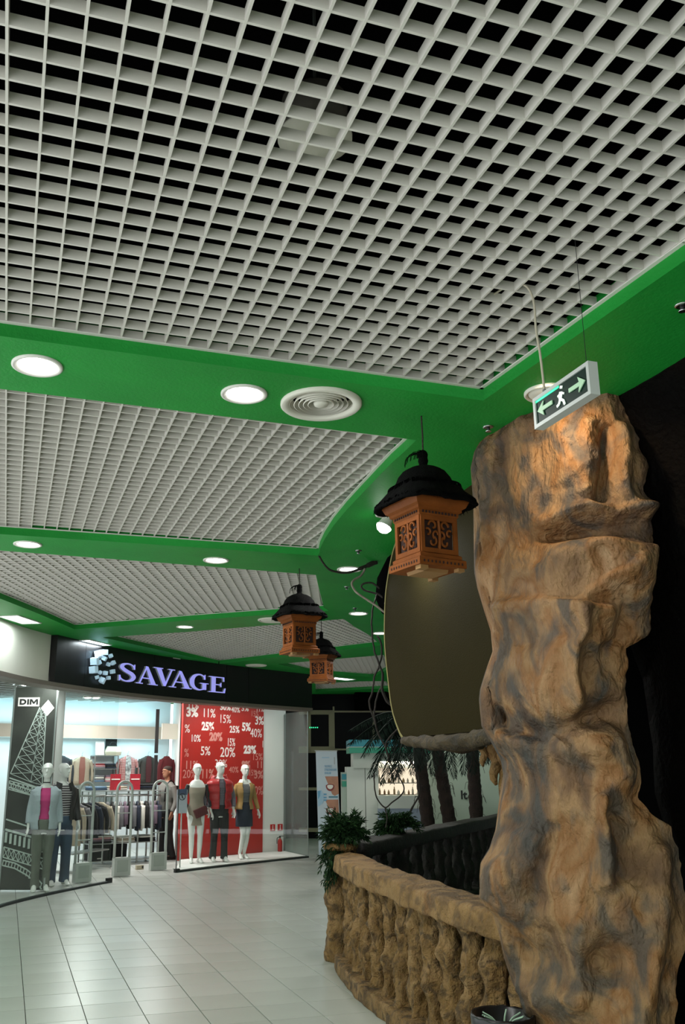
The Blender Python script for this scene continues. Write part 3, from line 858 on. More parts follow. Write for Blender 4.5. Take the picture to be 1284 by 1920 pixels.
palm(6.38, 13.20, 2.45, (-.25, 0), 'leftmost palm behind the balustrade with long fronds reaching left', [(4.55, 11.95, 2.21), (4.70, 11.89, 1.85), (4.85, 11.87, 1.58), (4.95, 11.82, 1.47), (5.09, 11.77, 1.49), (5.16, 11.73, 1.58), (5.36, 11.69, 1.61), (4.99, 12.4, 1.56), (5.51, 11.95, 1.70), (4.81, 12.06, 1.99), (5.22, 12.06, 1.53), (4.62, 12.2, 2.02), (5.3, 12.4, 1.62)], (6.13, 13.15, 2.42), 1)
palm(6.73, 13.08, 2.45, (-.35, .02), 'middle palm trunk behind the balustrade', [(5.74, 11.83, 1.60), (5.94, 11.54, 1.56), (5.80, 12.30, 1.76), (5.6, 12.0, 1.66)], (6.38, 13.05, 2.42), 2)
palm(7.03, 12.99, 2.45, (-.03, 0), 'rightmost upright palm trunk behind the balustrade', [(6.06, 11.54, 1.61), (6.52, 11.43, 1.72), (6.61, 11.83, 1.76), (5.86, 11.72, 1.64), (6.3, 11.7, 1.62)], (7.0, 12.95, 2.42), 3)

# ================================================================== LANTERNS
m_wood = M('lantern_wood', '7f4519', .6, var=(6, .3), bump=(30, .2), spec=.2)
m_wooddk = M('lantern_recess', '2a130a', .8)
m_thatch = M('black_thatch', '060606', .95, var=(60, .5), bump=(140, .8), spec=.08)
def lantern(x, y, ztop, rz, label, lz, tuft):
    """lz: height of the lantern's lower edge; hangs from the ceiling by a cord"""
    t = empty('hanging_lantern', (x, y, lz), rz); T(t, label, 'lantern', 'thatched wooden lanterns')
    w = .145; H = .30
    t.scale = (.78, .78, .85)
    def sq(h, z): return [(-h, -h, z), (h, -h, z), (h, h, z), (-h, h, z)]
    # base
    MB().rings([sq(.185, .0), sq(.185, .045), sq(.165, .055), sq(.165, .075), sq(.15, .085)]).build('base', m_wood, t)
    # fretted panels with openings: frame plus scroll tendrils on each face
    for k in range(4):
        X = Matrix.Rotation(k * math.pi / 2, 4, 'Z')
        z0, z1 = .085, .315
        f = MB()
        for sx in (-1, 1): f.box((sx * (w - .014), -w, (z0 + z1) / 2), (.028, .018, z1 - z0), X=X)
        for zz in (z0 + .014, z1 - .014): f.box((0, -w, zz), (2 * w - .056, .018, .028), X=X)
        p = f.build('panel_frame', m_wood, t)
        f = MB()
        rnd = random.Random(k * 5 + 1)
        zc = (z0 + z1) / 2
        for sg in (-1, 1):
            for (cx, cz, r0, a0, a1) in [(.045, .055, .035, 0, 4.6), (.05, -.045, .034, 2, 6.6), (.085, .01, .026, 1, 5), (.02, 0, .03, -1, 3.4)]:
                P = [(sg * (cx + r0 * (1 - .6 * i / 10) * math.cos(a0 + (a1 - a0) * i / 10)), -w, zc + cz + r0 * (1 - .6 * i / 10) * math.sin(a0 + (a1 - a0) * i / 10)) for i in range(11)]
                f.tube(P, .0075, 5, X=X)
        f.tube([(0, -w, z0 + .02), (.008, -w, zc), (0, -w, z1 - .02)], .011, 6, X=X)
        f.build('fretwork', m_wood, p)
        MB().box((0, -w + .022, zc), (2 * w - .05, .006, z1 - z0 - .02), X=X).build('backing', m_wooddk, p)
        d = MB()
        for i in range(11): d.box((-.15 + .03 * i, -.1855, .022), (.010, .006, .014), X=X)
        d.build('base_dentil', m_wooddk, p)
    # stepped cornice
    MB().rings([sq(.150, .315), sq(.158, .325), sq(.158, .345), sq(.175, .352), sq(.175, .368), sq(.195, .380), sq(.212, .415), sq(.212, .425)]).build('cornice', m_wood, t)
    d = MB()
    for k in range(4):
        for i in range(11): d.box((-.13 + .026 * i, -.160, .335), (.012, .008, .014), X=Matrix.Rotation(k * math.pi / 2, 4, 'Z'))
    d.build('dentil_row', m_wooddk, t)
    # broken underside with small blocks
    MB().rings([sq(.095, -.022), sq(.10, 0)]).box((-.14, -.14, -.012), (.06, .06, .024)).box((.15, -.15, -.010), (.05, .05, .02)).box((.15, .15, -.012), (.05, .05, .024)).build('underside_blocks', M('raw_wood', '8f6a3e', .7), t)
    # thatched roof: flared skirt and dome, slightly square
    prof = [(.232, .432), (.285, .395), (.30, .402), (.272, .45), (.232, .49), (.205, .525), (.195, .56), (.180, .595), (.146, .635), (.100, .660), (.045, .675), (.028, .69), (.035, .715), (.03, .745), (.012, .755)]
    rs = []
    n = 48
    for r, z in prof:
        ring = []
        for k in range(n):
            a = 2 * math.pi * k / n
            sqf = 1 + (.20 * (abs(math.cos(2 * (a + math.pi / 4))) if False else abs(math.sin(2 * a)) ** 3) if r > .2 else 0)
            q = r * sqf * (1 + .03 * mnoise.noise(Vector((math.cos(a) * 9, math.sin(a) * 9, z * 20))))
            ring.append((q * math.cos(a), q * math.sin(a), z + (.012 * mnoise.noise(Vector((math.cos(a) * 14, math.sin(a) * 14, 1))) if r > .27 else 0)))
        rs.append(ring)
    roof = MB().rings(rs).build('thatch_roof', m_thatch, t, True)
    f = MB(); rnd = random.Random(4)
    for i in range(520):
        a = rnd.uniform(0, 6.283); r = .29 * (1 + .20 * abs(math.sin(2 * a)) ** 3); z = .405 + rnd.uniform(0, .02)
        if rnd.random() < .45: r *= .72; z = .53
        p = Vector((r * math.cos(a), r * math.sin(a), z)); d = Vector((math.cos(a) * .6, math.sin(a) * .6, -.7))
        leaf(f, p - d * .03, d, rnd.uniform(.03, .055), .003)
    K(f.build('thatch_straw', m_thatch, roof), 'stuff')
    if tuft:
        f = MB()
        for i in range(16):
            a = rnd.uniform(2.2, 4.2); L = rnd.uniform(.05, .12)
            f.tube(smooth_pts([(0, 0, .74), (.04 * math.cos(a), .04 * math.sin(a), .77), (L * math.cos(a), L * math.sin(a), .75), (L * math.cos(a) * 1.15, L * math.sin(a) * 1.15, .75 - L * .5)], 3), .0022, 4)
        f.sphere((0, 0, .755), .035, 8)
        f.build('topknot', m_thatch, t)
    zc = (ztop - lz) / .85
    MB().tube([(0, 0, .75), (.004, 0, (.75 + zc) / 2), (0, 0, zc)], .006, 7).build('cord', m_vine, t)
    return t
lantern(2.02, 4.133, 3.56, R(9), 'nearest thatched wooden lantern hanging before the olive panel', 2.69, True)
lantern(2.557, 8.017, 3.56, R(7), 'middle thatched wooden lantern with the white downlights behind it', 2.735, True)
lantern(3.88, 11.204, 3.66, R(-42), 'farthest thatched lantern partly behind the middle lantern', 2.79, True)

# ================================================================== EXIT SIGN
def exit_sign():
    t = empty('exit_sign', (1.9, 2.665, 2.985)); T(t, 'green exit sign box with two arrows hanging from the ceiling grid', 'exit sign')
    W, Hh, dp = .365, .128, .04
    mb = MB()
    for sz in (0, 1): mb.box((.0, 0, .0075 + sz * (Hh - .015)), (dp, W, .015))
    for sy in (-1, 1): mb.box((0, sy * (W / 2 - .0075), Hh / 2), (dp, .015, Hh - .03))
    mb.build('frame', M('sign_frame', 'b9bdb8', .4), t)
    MB().box((0, 0, Hh / 2), (dp - .012, W - .028, Hh - .028)).build('face', M('sign_green', '04221a', .4, emit=.10, spec=.15), t)
    m_aw = M('sign_white', '9fc3a0', .4, emit=.25)
    def arrow(sg):
        x = -dp / 2 - .001
        y0 = sg * .055; y1 = sg * .155
        # stem and head, flat print (drawn in the y-z plane)
        poly = [(y0, -.008), (y1 - sg * .035, -.008), (y1 - sg * .042, -.030), (y1, 0), (y1 - sg * .042, .030), (y1 - sg * .035, .008), (y0, .008)]
        p = MB().prism(poly, 0, .004); m2 = MB(); m2.add(p.v, p.f, Matrix.Translation((x + .005, 0, Hh / 2)) @ Matrix(((0, 0, -1, 0), (1, 0, 0, 0), (0, 1, 0, 0), (0, 0, 0, 1))))
        m2.build('arrow', m_aw, t)
    arrow(1); arrow(-1)
    r = MB(); x = -dp / 2 + .004
    def limb(a, b, w): 
        d = Vector((0, b[0] - a[0], b[1] - a[1])); n = Vector((0, -d.z, d.y)).normalized() * w
        A = Vector((x, a[0], a[1])); B = Vector((x, b[0], b[1])); o = Vector((-.003, 0, 0))
        r.add([A - n, B - n, B + n, A + n, A - n + o, B - n + o, B + n + o, A + n + o], [(4, 5, 6, 7), (0, 1, 5, 4), (1, 2, 6, 5), (2, 3, 7, 6), (3, 0, 4, 7)])
    z = Hh / 2
    limb((-.004, z + .018), (.004, z - .008), .009); limb((.004, z - .008), (-.016, z - .022), .005); limb((-.016, z - .022), (-.022, z - .040), .005); limb((.004, z - .008), (.014, z - .026), .005); limb((.014, z - .026), (.028, z - .030), .005)
    limb((-.004, z + .014), (-.022, z + .004), .004); limb((0, z + .012), (.018, z + .006), .004); limb((-.006, z + .030), (-.010, z + .040), .007)
    r.build('running_figure', M('sign_figure', 'eaf5ea', .4, emit=.5), t)
    MB().box((-.0145, .09, Hh - .019), (.003, .16, .008)).build('glow_edge', M('sign_glow', '2fe39a', .4, emit=1.2), t)
    MB().tube(smooth_pts([(0, .125, Hh), (0, .135, .30), (0, .150, .42), (.0, .152, .55), (.0, .20, .645), (-.02, .28, .69), (-.06, .36, .68)], 5), .0048, 8).build('conduit', M('conduit', 'b9b19c', .5), t, True)
    MB().tube([(0, -.148, Hh), (0, -.148, .76)], .0012, 5).build('wire', m_dark, t)
    MB().lathe([(.008, 0), (.008, .018), (.004, .022)], 10, c=(0, .125, Hh)).build('gland', m_grey, t)
exit_sign()
spot('rock_spot', (2.36, 3.50, 3.54), (2.78, 3.78, 3.05), P_ROCK * 1.3, 100, .8, (1, .80, .54), .04)

# ================================================================== BIN
t = empty('waste_bin', (2.40, 4.28, 0)); t.scale = (1, 1, .93); T(t, 'dark grey waste bin with black liner at the foot of the rock', 'waste bin')
MB().lathe([(.11, 0), (.115, .02), (.145, .56), (.150, .575), (.147, .585), (.140, .575), (.132, .50), (.10, .03), (.0, .03)], 28, caps=False).build('body', M('bin_grey', '2b2d30', .6), t, True)
rs = []
for i, (q, z) in enumerate([(.152, .53), (.155, .58), (.150, .592), (.140, .585), (.12, .50), (.06, .45), (.01, .44)]):
    rs.append([((q + .006 * mnoise.noise(Vector((k, i, 2)))) * math.cos(2 * math.pi * k / 30), (q + .006 * mnoise.noise(Vector((k, i, 5)))) * math.sin(2 * math.pi * k / 30), z + .008 * mnoise.noise(Vector((k * .9, i, 8)))) for k in range(30)])
MB().rings(rs, caps=False).build('liner', M('liner_black', '0d0d10', .3), t, True)
f = MB(); rnd = random.Random(9)
for i in range(7):
    a = rnd.uniform(0, 6.28); f.tube(smooth_pts([(.02 * math.cos(a), .02 * math.sin(a), .46), (.04 * math.cos(a), .04 * math.sin(a), .55), (.10 * math.cos(a), .10 * math.sin(a), .585)], 4), .004, 5)
f.build('scraps', M('scrap', 'a9c4b0', .6), t)
# ================================================================== SHOP FRONT
K(strip(0.0, 1.97, .02, 2.885, 3.60, .12).build('wall_left', m_cream), label='cream bulkhead wall above the left shop window')
K(strip(0.0, 8.97, .14, 2.82, 2.88, .34).build('trim_2', M('soffit_grey', '6d6459', .6)), label='grey soffit strip along the top of the shop windows')
sg = empty('shop_sign', (0, 0, 0)); T(sg, 'long black shop fascia sign with glowing lilac SAVAGE letters', 'shop sign')
sg.location = F(5.0, .1, 2.88)[0]
def rel(mb, o):
    mb.v = [(x - o.location.x, y - o.location.y, z - o.location.z) for x, y, z in mb.v]; return mb
seams = [1.98, 2.75, 4.6, 6.5, 7.1, 8.95]
for a, b in zip(seams, seams[1:]):
    rel(strip(a + .003, b - .003, .12, 2.88, 3.60, .12), sg).build('fascia_panel', m_signblk, sg)
m_let = M('letter_lilac', (.34, .34, .86), .4, emit=.75)
m_letside = M('letter_side', 'bfc3cc', .45)
def stroke(pts, ws, n=5):
    P = smooth_pts([(x, y, 0) for x, y in pts], n); W = [interp(i / (len(P) - 1), [(k / (len(ws) - 1), w) for k, w in enumerate(ws)]) for i in range(len(P))]
    l, r = [], []
    for i, p in enumerate(P):
        t = (P[min(i + 1, len(P) - 1)] - P[max(i - 1, 0)]).normalized(); nn = Vector((-t.y, t.x, 0))
        l.append((p + nn * W[i] / 2)[:2]); r.append((p - nn * W[i] / 2)[:2])
    return l + r[::-1]
def bx(x0, x1, y0, y1): return [(x0, y0), (x1, y0), (x1, y1), (x0, y1)]
GL = {
 'S': (.66, [stroke([(.56, .76), (.48, .91), (.32, .965), (.15, .88), (.13, .72), (.28, .57), (.46, .45), (.54, .28), (.45, .10), (.27, .035), (.11, .12), (.05, .28)], [.03, .06, .07, .12, .15, .17, .17, .15, .12, .07, .06, .03]), [(.53, .70), (.58, .70), (.58, .98), (.55, .98), (.52, .90)], [(.03, .02), (.06, .02), (.09, .10), (.08, .32), (.03, .32)]]),
 'A': (.88, [[(.12, .04), (.18, .04), (.44, .92), (.40, 1.0)], [(.37, .98), (.47, .98), (.80, .04), (.60, .04)], bx(.22, .60, .30, .36), bx(.02, .28, 0, .05), bx(.52, .88, 0, .05)]),
 'V': (.86, [[(.10, .96), (.29, .96), (.50, .16), (.45, 0), (.40, 0)], [(.68, .96), (.74, .96), (.48, 0), (.42, .05)], bx(.0, .36, .95, 1.0), bx(.58, .84, .95, 1.0)]),
 'G': (.80, [stroke([(.62, .70), (.56, .88), (.40, .965), (.22, .88), (.12, .68), (.10, .50), (.12, .30), (.22, .12), (.40, .035), (.58, .10)], [.03, .06, .08, .13, .17, .18, .17, .13, .08, .06]), bx(.52, .68, .06, .44), bx(.43, .77, .42, .47), [(.58, .68), (.64, .68), (.64, .98), (.61, .98), (.57, .90)]]),
 'E': (.72, [bx(.10, .27, 0, 1), bx(.27, .62, .94, 1), [(.62, 1), (.56, .94), (.58, .72), (.63, .72)], bx(.27, .48, .47, .53), [(.48, .36), (.51, .36), (.51, .64), (.48, .64), (.44, .50)], bx(.27, .66, 0, .06), [(.66, 0), (.69, .30), (.64, .30), (.58, .06)], bx(.0, .12, 0, .05), bx(.0, .12, .95, 1)]),
}
for ch, s, wd, z0, hh in [('S', 3.87, .50, 3.045, .30), ('A', 4.385, .57, 3.045, .30), ('V', 4.84, .56, 3.05, .30), ('A', 5.26, .60, 3.045, .30), ('G', 5.76, .51, 3.04, .29), ('E', 6.24, .45, 3.03, .285)]:
    p, tn, nn = F(s, .122)
    w, polys = GL[ch]
    body, face = MB(), MB()
    X = Matrix(((tn.x, 0, nn.x, p.x), (tn.y, 0, nn.y, p.y), (0, 1, 0, z0), (0, 0, 0, 1)))
    for q in polys:
        q = [((x / w - .5) * wd, y * hh) for x, y in q]
        body.prism(q, 0, .035, X=X); face.prism(q, .0355, .039, X=X)
    b = rel(body, sg).build('letter', m_letside, sg)
    rel(face, sg).build('letter_face', m_let, b)
m_cube = M('logo_cube', 'bcd8ea', .4, emit=.25)
for x, y, q in [(322, 180, 48), (365, 165, 40), (418, 193, 25), (295, 228, 50), (372, 210, 30), (333, 240, 30), (437, 245, 28), (405, 255, 25), (292, 290, 50), (435, 310, 30), (350, 312, 22), (385, 318, 28), (330, 345, 25), (410, 355, 25), (362, 370, 38)]:
    px, py = 90 + x / 3.776, 1180 + y / 3.776
    s = 2.79 + (px - 160) * .01451; z = 3.45 - (py - 1217) * .008 + (px - 160) * .0018; e = q / 3.776 * .0078
    p, tn, nn = F(s, .13 + e * .5)
    mb = MB().box((0, 0, 0), (e, e, e), X=Matrix.Translation((p.x, p.y, z)) @ Matrix.Rotation(random.uniform(.3, 1.2), 4, 'Z') @ Matrix.Rotation(random.uniform(-.5, .5), 4, 'X') @ Matrix.Rotation(random.uniform(-.4, .4), 4, 'Y'))
    rel(mb, sg).build('logo_cube', m_cube, sg)

# glazing
def pane_set(name, label, segs, z1=2.84):
    w = empty(name, F((segs[0][0] + segs[-1][1]) / 2, 0, 0)[0]); K(w, 'structure', label)
    for a, b in segs:
        rel(strip(a + .004, b - .004, .005, .03, z1, .010), w).build('pane', m_glass, w)
    a, b = segs[0][0], segs[-1][1]
    rel(strip(a, b, .03, .0, .030, .06), w).build('floor_rail', M('rail_dark', '3a3f3f', .5, .5), w)
    return w
w = pane_set('window_1', 'curved glass shop window left of the shop entrance', [(.1, 1.9), (1.9, 3.40), (3.40, 3.88)])
p = F(3.86, .0, 0)[0]
MB().box((p.x - w.location.x, p.y - w.location.y, .035), (.10, .05, .07), .7).build('floor_clamp', m_dark, w)
w = pane_set('window_2', 'curved glass shop window in front of the red wall', [(5.48, 7.30), (7.30, 8.92)])
p = F(5.50, .0, 0)[0]
MB().box((p.x - w.location.x, p.y - w.location.y, .03), (.10, .05, .06), .6).build('floor_clamp', m_dark, w)
p = F(5.48, .0, 0)[0]
MB().box((p.x - w.location.x, p.y - w.location.y, 1.42), (.012, .012, 2.8), .6).build('glass_edge', M('glass_edge', '2e3f3c', .2), w)
w = empty('window_3', (5.76, 18.3, 0)); K(w, 'structure', 'hazy glass return pane at the corner of the shop')
MB().add([(5.815, 17.69, .03), (5.70, 18.93, .03), (5.70, 18.93, 2.84), (5.815, 17.69, 2.84), (5.823, 17.69, .03), (5.708, 18.93, .03), (5.708, 18.93, 2.84), (5.823, 17.69, 2.84)],
         [(0, 1, 2, 3), (4, 5, 6, 7), (0, 1, 5, 4), (2, 3, 7, 6), (0, 3, 7, 4), (1, 2, 6, 5)], Matrix.Translation((-5.76, -18.3, 0))).build('pane', m_glass2, w)
MB().box((.055, -.61, 1.42), (.014, .014, 2.8)).build('edge_strip', M('edge_light', 'aab3b0', .3, .4), w)
MB().box((-.06, .63, 1.42), (.03, .03, 2.8)).build('back_post', m_grey, w)
MB().box((0, 0, .015), (.03, 1.25, .03), R(5.3)).build('floor_rail', m_grey, w)

# ================================================================== SHOP INTERIOR
def vwall(name, a, b, z0, z1, th, mat, label=None, kind=True):
    a = Vector(a); b = Vector(b); c = (a + b) / 2; d = b - a
    o = MB().box((0, 0, 0), (d.length, th, z1 - z0)).build(name, mat, None, False, (c.x, c.y, (z0 + z1) / 2), (0, 0, math.atan2(d.y, d.x)))
    if kind: K(o, 'structure', label)
    return o
m_shopwall = M('shop_wall', 'd4dcdf', .7)
BD = Vector((.974, .226, 0))
BW0 = Vector((-2.2, 19.75, 0))
vwall('wall_back_1', BW0[:2], (3.55, 21.08), 0, 3.3, .1, m_shopwall, 'pale back wall inside the shop')
vwall('wall_shop_1', (-2.2, 11.2), (-2.2, 19.8), 0, 3.3, .1, m_wallwhite, 'left side wall inside the shop')
vwall('wall_shop_2', (3.40, 18.75), (3.66, 21.0), 0, 3.3, .08, m_wallwhite, 'white partition between the shop and the red display')
vwall('wall_shop_3', (5.15, 18.79), (5.72, 18.98), 0, 3.0, .06, m_wallwhite, 'white wall right of the red display panel')
shop_poly = [(F(s, -.13)[0].x, F(s, -.13)[0].y) for s in [i * .45 for i in range(20)]] + [(5.8, 19.0), (3.5, 21.0), (-2.2, 19.8), (-2.2, 11.5)]
K(MB().prism(shop_poly, 3.22, 3.26).build('ceiling_shop', M('shop_ceiling', '8d8f8c', .8)), label='grey ceiling inside the shop')
sc_ = empty('slat_ceiling', (1.6, 17.6, 3.15)); K(sc_, 'structure', 'grey slatted ceiling inside the shop')
m_slat = M('slat_grey', '8b8b86', .6)
for i in range(30):
    q = Vector((-1.2, 13.6, 0)) + Vector((.16, .205, 0)) * i
    sd = Vector((-math.sin(R(38)), math.cos(R(38))))
    for t0, t1 in clip([(a, b) for a, b in shop_poly], Vector((q.x, q.y)), sd)[:1]:
        if t1 - t0 < .5: continue
        t0 += .1; t1 -= .1; mid = Vector((q.x, q.y)) + sd * (t0 + t1) / 2
        MB().box((0, 0, 0), (.07, t1 - t0, .05)).build('slat', m_slat, sc_, False, (mid.x - 1.6, mid.y - 17.6, 0), (0, 0, R(38)))
def shop_spot(x, y, label):
    t = empty('recessed_spot', (x, y, 3.12)); T(t, label, 'spotlight', 'recessed shop spotlights')
    MB().box((0, 0, 0), (.36, .36, .03)).build('frame', m_white, t)
    for sx in (-1, 1):
        for sy in (-1, 1):
            MB().lathe([(.055, -.02), (.06, -.016), (.05, -.012)], 16, c=(sx * .085, sy * .085, 0)).build('lamp', m_lamp, t)
    area('recessed_spot_light', (0, 0, -.06), .3, P_SHOP, (1, .98, .94), parent=t)
shop_spot(1.55, 17.1, 'cluster of recessed spots above the left shop racks'); shop_spot(2.75, 17.6, 'cluster of recessed spots above the clothes table'); shop_spot(.3, 16.5, 'cluster of recessed spots behind the poster'); shop_spot(1.6, 19.2, 'cluster of recessed spots near the shop back wall')
spot('window_spot', (4.1, 16.9, 3.1), (4.15, 18.1, 1.5), 50, 120, .7, (1, .96, .9), .08)
area('window_light', (4.5, 17.25, 3.1), (2.2, .25), 26, (1, .97, .92), 'RECTANGLE', rot=(0, 0, R(29)))
area('window_light_left', (.55, 13.9, 3.0), (.9, .25), 34, (.95, 1, .98), 'RECTANGLE', rot=(0, 0, R(55)))
# beige bulkhead with cyan cove light above and below
c0 = BW0 + BD * 1.0; c1 = BW0 + BD * 5.55; nb = Vector((BD.y, -BD.x, 0))
o = vwall('trim_3', (c0 + nb * .45)[:2], (c1 + nb * .45)[:2], 2.32, 2.59, .08, M('bulkhead_beige', 'cdc2b4', .7), 'beige light pelmet across the shop back wall')
cc = (c0 + c1) / 2
m_cove = EM('cove_cyan', (.55, .92, 1), 3.0)
cove = empty('cove_light', (cc + nb * .36)[:]); cove.location.z = 2.45; T(cove, 'cyan cove light behind the beige pelmet', 'cove light')
for dz in (-.12, .12):
    MB().box((0, 0, dz), (4.5, .03, .02), math.atan2(BD.y, BD.x)).build('tube', m_cove, cove)
    area('cove_light_light', (0, 0, dz * 1.4), (4.4, .05), 34, (.55, .92, 1), 'RECTANGLE', rot=(R(180) if dz > 0 else 0, 0, math.atan2(BD.y, BD.x)), parent=cove)
# white round pillar and dark post in the left window
T(MB().lathe([(.135, .0), (.13, .6), (.115, 1.9), (.11, 3.2)], 24).build('pillar', m_wallwhite, None, True, (.74, 15.25, 0)), 'slim white round pillar behind the left mannequins', 'pillar')
# panels right of the bulkhead
T(vwall('display_board', (3.05, 19.0), (3.42, 19.15), 2.28, 2.60, .04, m_cream, kind=False), 'pale rectangular panel hanging next to the red wall', 'panel')
t = empty('slotted_rail', (2.98, 19.2, 0)); T(t, 'dark slotted wall rail beside the red wall', 'rail')
MB().box((0, 0, 2.45), (.07, .05, .9)).build('upper_rail', m_dark, t); MB().box((0, 0, .98), (.07, .05, 1.96)).build('lower_rail', m_dark, t)

# ---------------------------------------------------------------- red wall with percentages
rw = empty('red_display_wall', (4.195, 18.23, 0), math.atan2(.98, 1.91)); T(rw, 'red wall panel covered with white percentages behind three mannequins', 'display wall')
RWW = 2.147
MB().box((0, 0, 1.50), (RWW, .06, 2.98)).build('panel', M('red_panel', 'b3241c', .45, var=(2, .12)), rw)
m_pct = M('pct_white', 'efe6e2', .5); m_pct2 = M('pct_pink', 'd98f86', .5)
# text, u (0..1 across), z, size, stretch, bold, pale
PC = [('11%', .11, 2.92, .17, 1, .0, 0), ('30%', .50, 2.93, .17, 1, .006, 0), ('40%', .63, 2.86, .16, .9, .002, 0), ('3%', .75, 2.90, .16, 1.1, .004, 0), ('15%', .88, 2.80, .17, .8, 0, 1), ('11%', .96, 2.91, .15, .9, 0, 0),
      ('3%', .10, 2.76, .24, 1.05, .010, 0), ('11%', .30, 2.76, .24, .85, .002, 0), ('15%', .50, 2.66, .24, .8, .0, 0), ('3%', .96, 2.66, .24, .9, .004, 0), ('25%', .29, 2.50, .22, .85, .010, 0), ('25%', .62, 2.46, .19, .85, .004, 0), ('5%', .77, 2.52, .23, .9, .008, 0),
      ('%', .05, 2.44, .22, .9, 0, 0), ('10%', .15, 2.26, .19, .8, .002, 0), ('20%', .39, 2.30, .22, .9, .012, 1), ('15%', .58, 2.20, .22, .6, .002, 0), ('40%', .90, 2.40, .25, .8, .0, 0),
      ('5%', .27, 2.02, .24, .9, .002, 0), ('20%', .54, 2.00, .27, .9, .002, 0), ('23%', .82, 2.06, .21, .95, .012, 0), ('15%', .92, 1.92, .20, .9, 0, 1), ('%', .05, 1.98, .22, .8, 0, 1), ('1', .99, 2.18, .2, .8, 0, 0),
      ('11%', .11, 1.75, .22, .9, .002, 1), ('30%', .46, 1.78, .22, .9, .0, 0), ('40%', .62, 1.66, .17, .9, 0, 1), ('9%', .77, 1.76, .19, 1, .010, 1), ('11', .95, 1.76, .20, 1, .002, 1),
      ('20%', .09, 1.58, .22, .9, 0, 1), ('11%', .30, 1.58, .25, .8, .004, 1), ('15%', .86, 1.60, .17, .8, 0, 1), ('3%', .97, 1.56, .22, 1, .004, 1), ('25%', .29, 1.30, .22, .85, .002, 1), ('15%', .66, 1.26, .2, .9, 0, 1), ('5%', .77, 1.36, .22, .9, .004, 1), ('10%', .93, 1.24, .25, .85, 0, 1), ('20%', .47, 1.50, .2, .9, 0, 1)]
for txt, u, z, sz, sx, bold, pale in PC:
    me = textmesh(txt, sz, .002, bold, sx)
    hw = max(abs(v.co.x) for v in me.vertices)
    x = (u - .5) * RWW
    x = max(-RWW / 2 + hw + .005, min(RWW / 2 - hw - .005, x))
    z = min(z, 2.90)
    link('percentage', me, m_pct2 if pale else m_pct, rw, False, (x, -.033, z), (R(90), 0, 0))
# display platform
plat = [tuple(F(s, -.04)[0][:2]) for s in (5.5, 6.2, 6.9, 7.6, 8.3, 8.9)] + [(5.68, 18.82), (5.18, 18.68), (3.29, 17.70)]
T(MB().prism(plat, .0, .035).build('display_platform', m_wallwhite), 'low white display platform under the three mannequins', 'platform')
# no-fire signs and extinguisher on the white wall
for x, y, l in [(5.42, 18.84, 'small red fire sign on the white display wall'), (5.60, 18.90, 'small red fire sign beside the extinguisher')]:
    t = empty('fire_sign', (x, y, .50), R(18)); T(t, l, 'sign', 'red fire signs')
    MB().box((0, 0, 0), (.12, .01, .13)).build('plate', M('sign_red', 'c2201a', .5), t)
    MB().box((0, -.007, -.012), (.018, .004, .06)).box((0, -.007, .035), (.022, .004, .02)).box((0, -.007, -.042), (.04, .004, .012)).build('symbol', m_pct, t)
t = empty('fire_extinguisher', (5.55, 18.74, .035)); T(t, 'small red fire extinguisher standing by the white wall', 'fire extinguisher')
MB().lathe([(.0, 0), (.045, 0), (.048, .02), (.048, .20), (.035, .235), (.014, .25), (.014, .27)], 18).build('cylinder', M('ext_red', 'a81c17', .35), t, True)
MB().box((0, 0, .285), (.03, .03, .03)).box((.03, 0, .30), (.09, .015, .012)).build('valve', m_dark, t)
MB().tube(smooth_pts([(-.01, 0, .28), (-.06, 0, .26), (-.065, 0, .15)], 5), .007, 6).build('hose', m_dark, t)

# ---------------------------------------------------------------- lattice tower poster in the left window
po = empty('window_poster', (.36, 14.20, 0), R(-17.5)); T(po, 'tall dark poster of a lattice tower in the left shop window', 'poster')
PW, PH = .62, 2.86
MB().box((0, 0, PH / 2 + .02), (PW, .03, PH)).build('board', M('poster_dark', '23241f', .6, var=(3, .45), col2='3a3c36'), po)
mb = MB()
for sx in (-1, 1): mb.box((sx * (PW / 2 + .012), 0, PH / 2 + .02), (.024, .045, PH + .03))
mb.build('frame', m_grey, po)
tw = MB(); Xp = Matrix.Translation((0, -.017, 0))
def ln(a, b, w=.010):
    A = Vector((a[0], 0, a[1])); B = Vector((b[0], 0, b[1])); d = (B - A); L = d.length
    tw.box((0, 0, 0), (L, .003, w), X=Xp @ Matrix.Translation((A + B) / 2) @ Matrix.Rotation(-math.atan2(d.z, d.x), 4, 'Y'))
def lattice(l0, l1, r0, r1, n, w=.007):
    for i in range(n):
        t0, t1 = i / n, (i + 1) / n
        a = [l0[k] + (l1[k] - l0[k]) * t0 for k in (0, 1)]; b = [l0[k] + (l1[k] - l0[k]) * t1 for k in (0, 1)]
        c = [r0[k] + (r1[k] - r0[k]) * t0 for k in (0, 1)]; d = [r0[k] + (r1[k] - r0[k]) * t1 for k in (0, 1)]
        ln(a, d, w); ln(c, b, w); ln(a, c, w)
    ln(l0, l1, w * 1.8); ln(r0, r1, w * 1.8)
lattice((-.29, 1.62), (.07, 2.58), (.02, 1.50), (.11, 2.58), 8)
lattice((.02, 1.50), (.11, 2.58), (.19, 1.46), (.17, 2.55), 9)
for z, dz in ((1.50, -.12), (1.43, -.12), (1.37, -.12)): ln((-.30, z + .06), (.26, z + dz), .018)
lattice((-.30, 1.52), (.26, 1.38), (-.30, 1.40), (.25, 1.26), 8, .008)
lattice((.03, 1.30), (.12, .88), (.16, 1.27), (.30, .98), 4, .010)
ln((-.30, .98), (.30, .80), .020); ln((-.30, .84), (.30, .68), .03)
for i in range(9): ln((-.28 + .068 * i, .80 - .017 * i), (-.28 + .068 * i, .66 - .017 * i), .034)
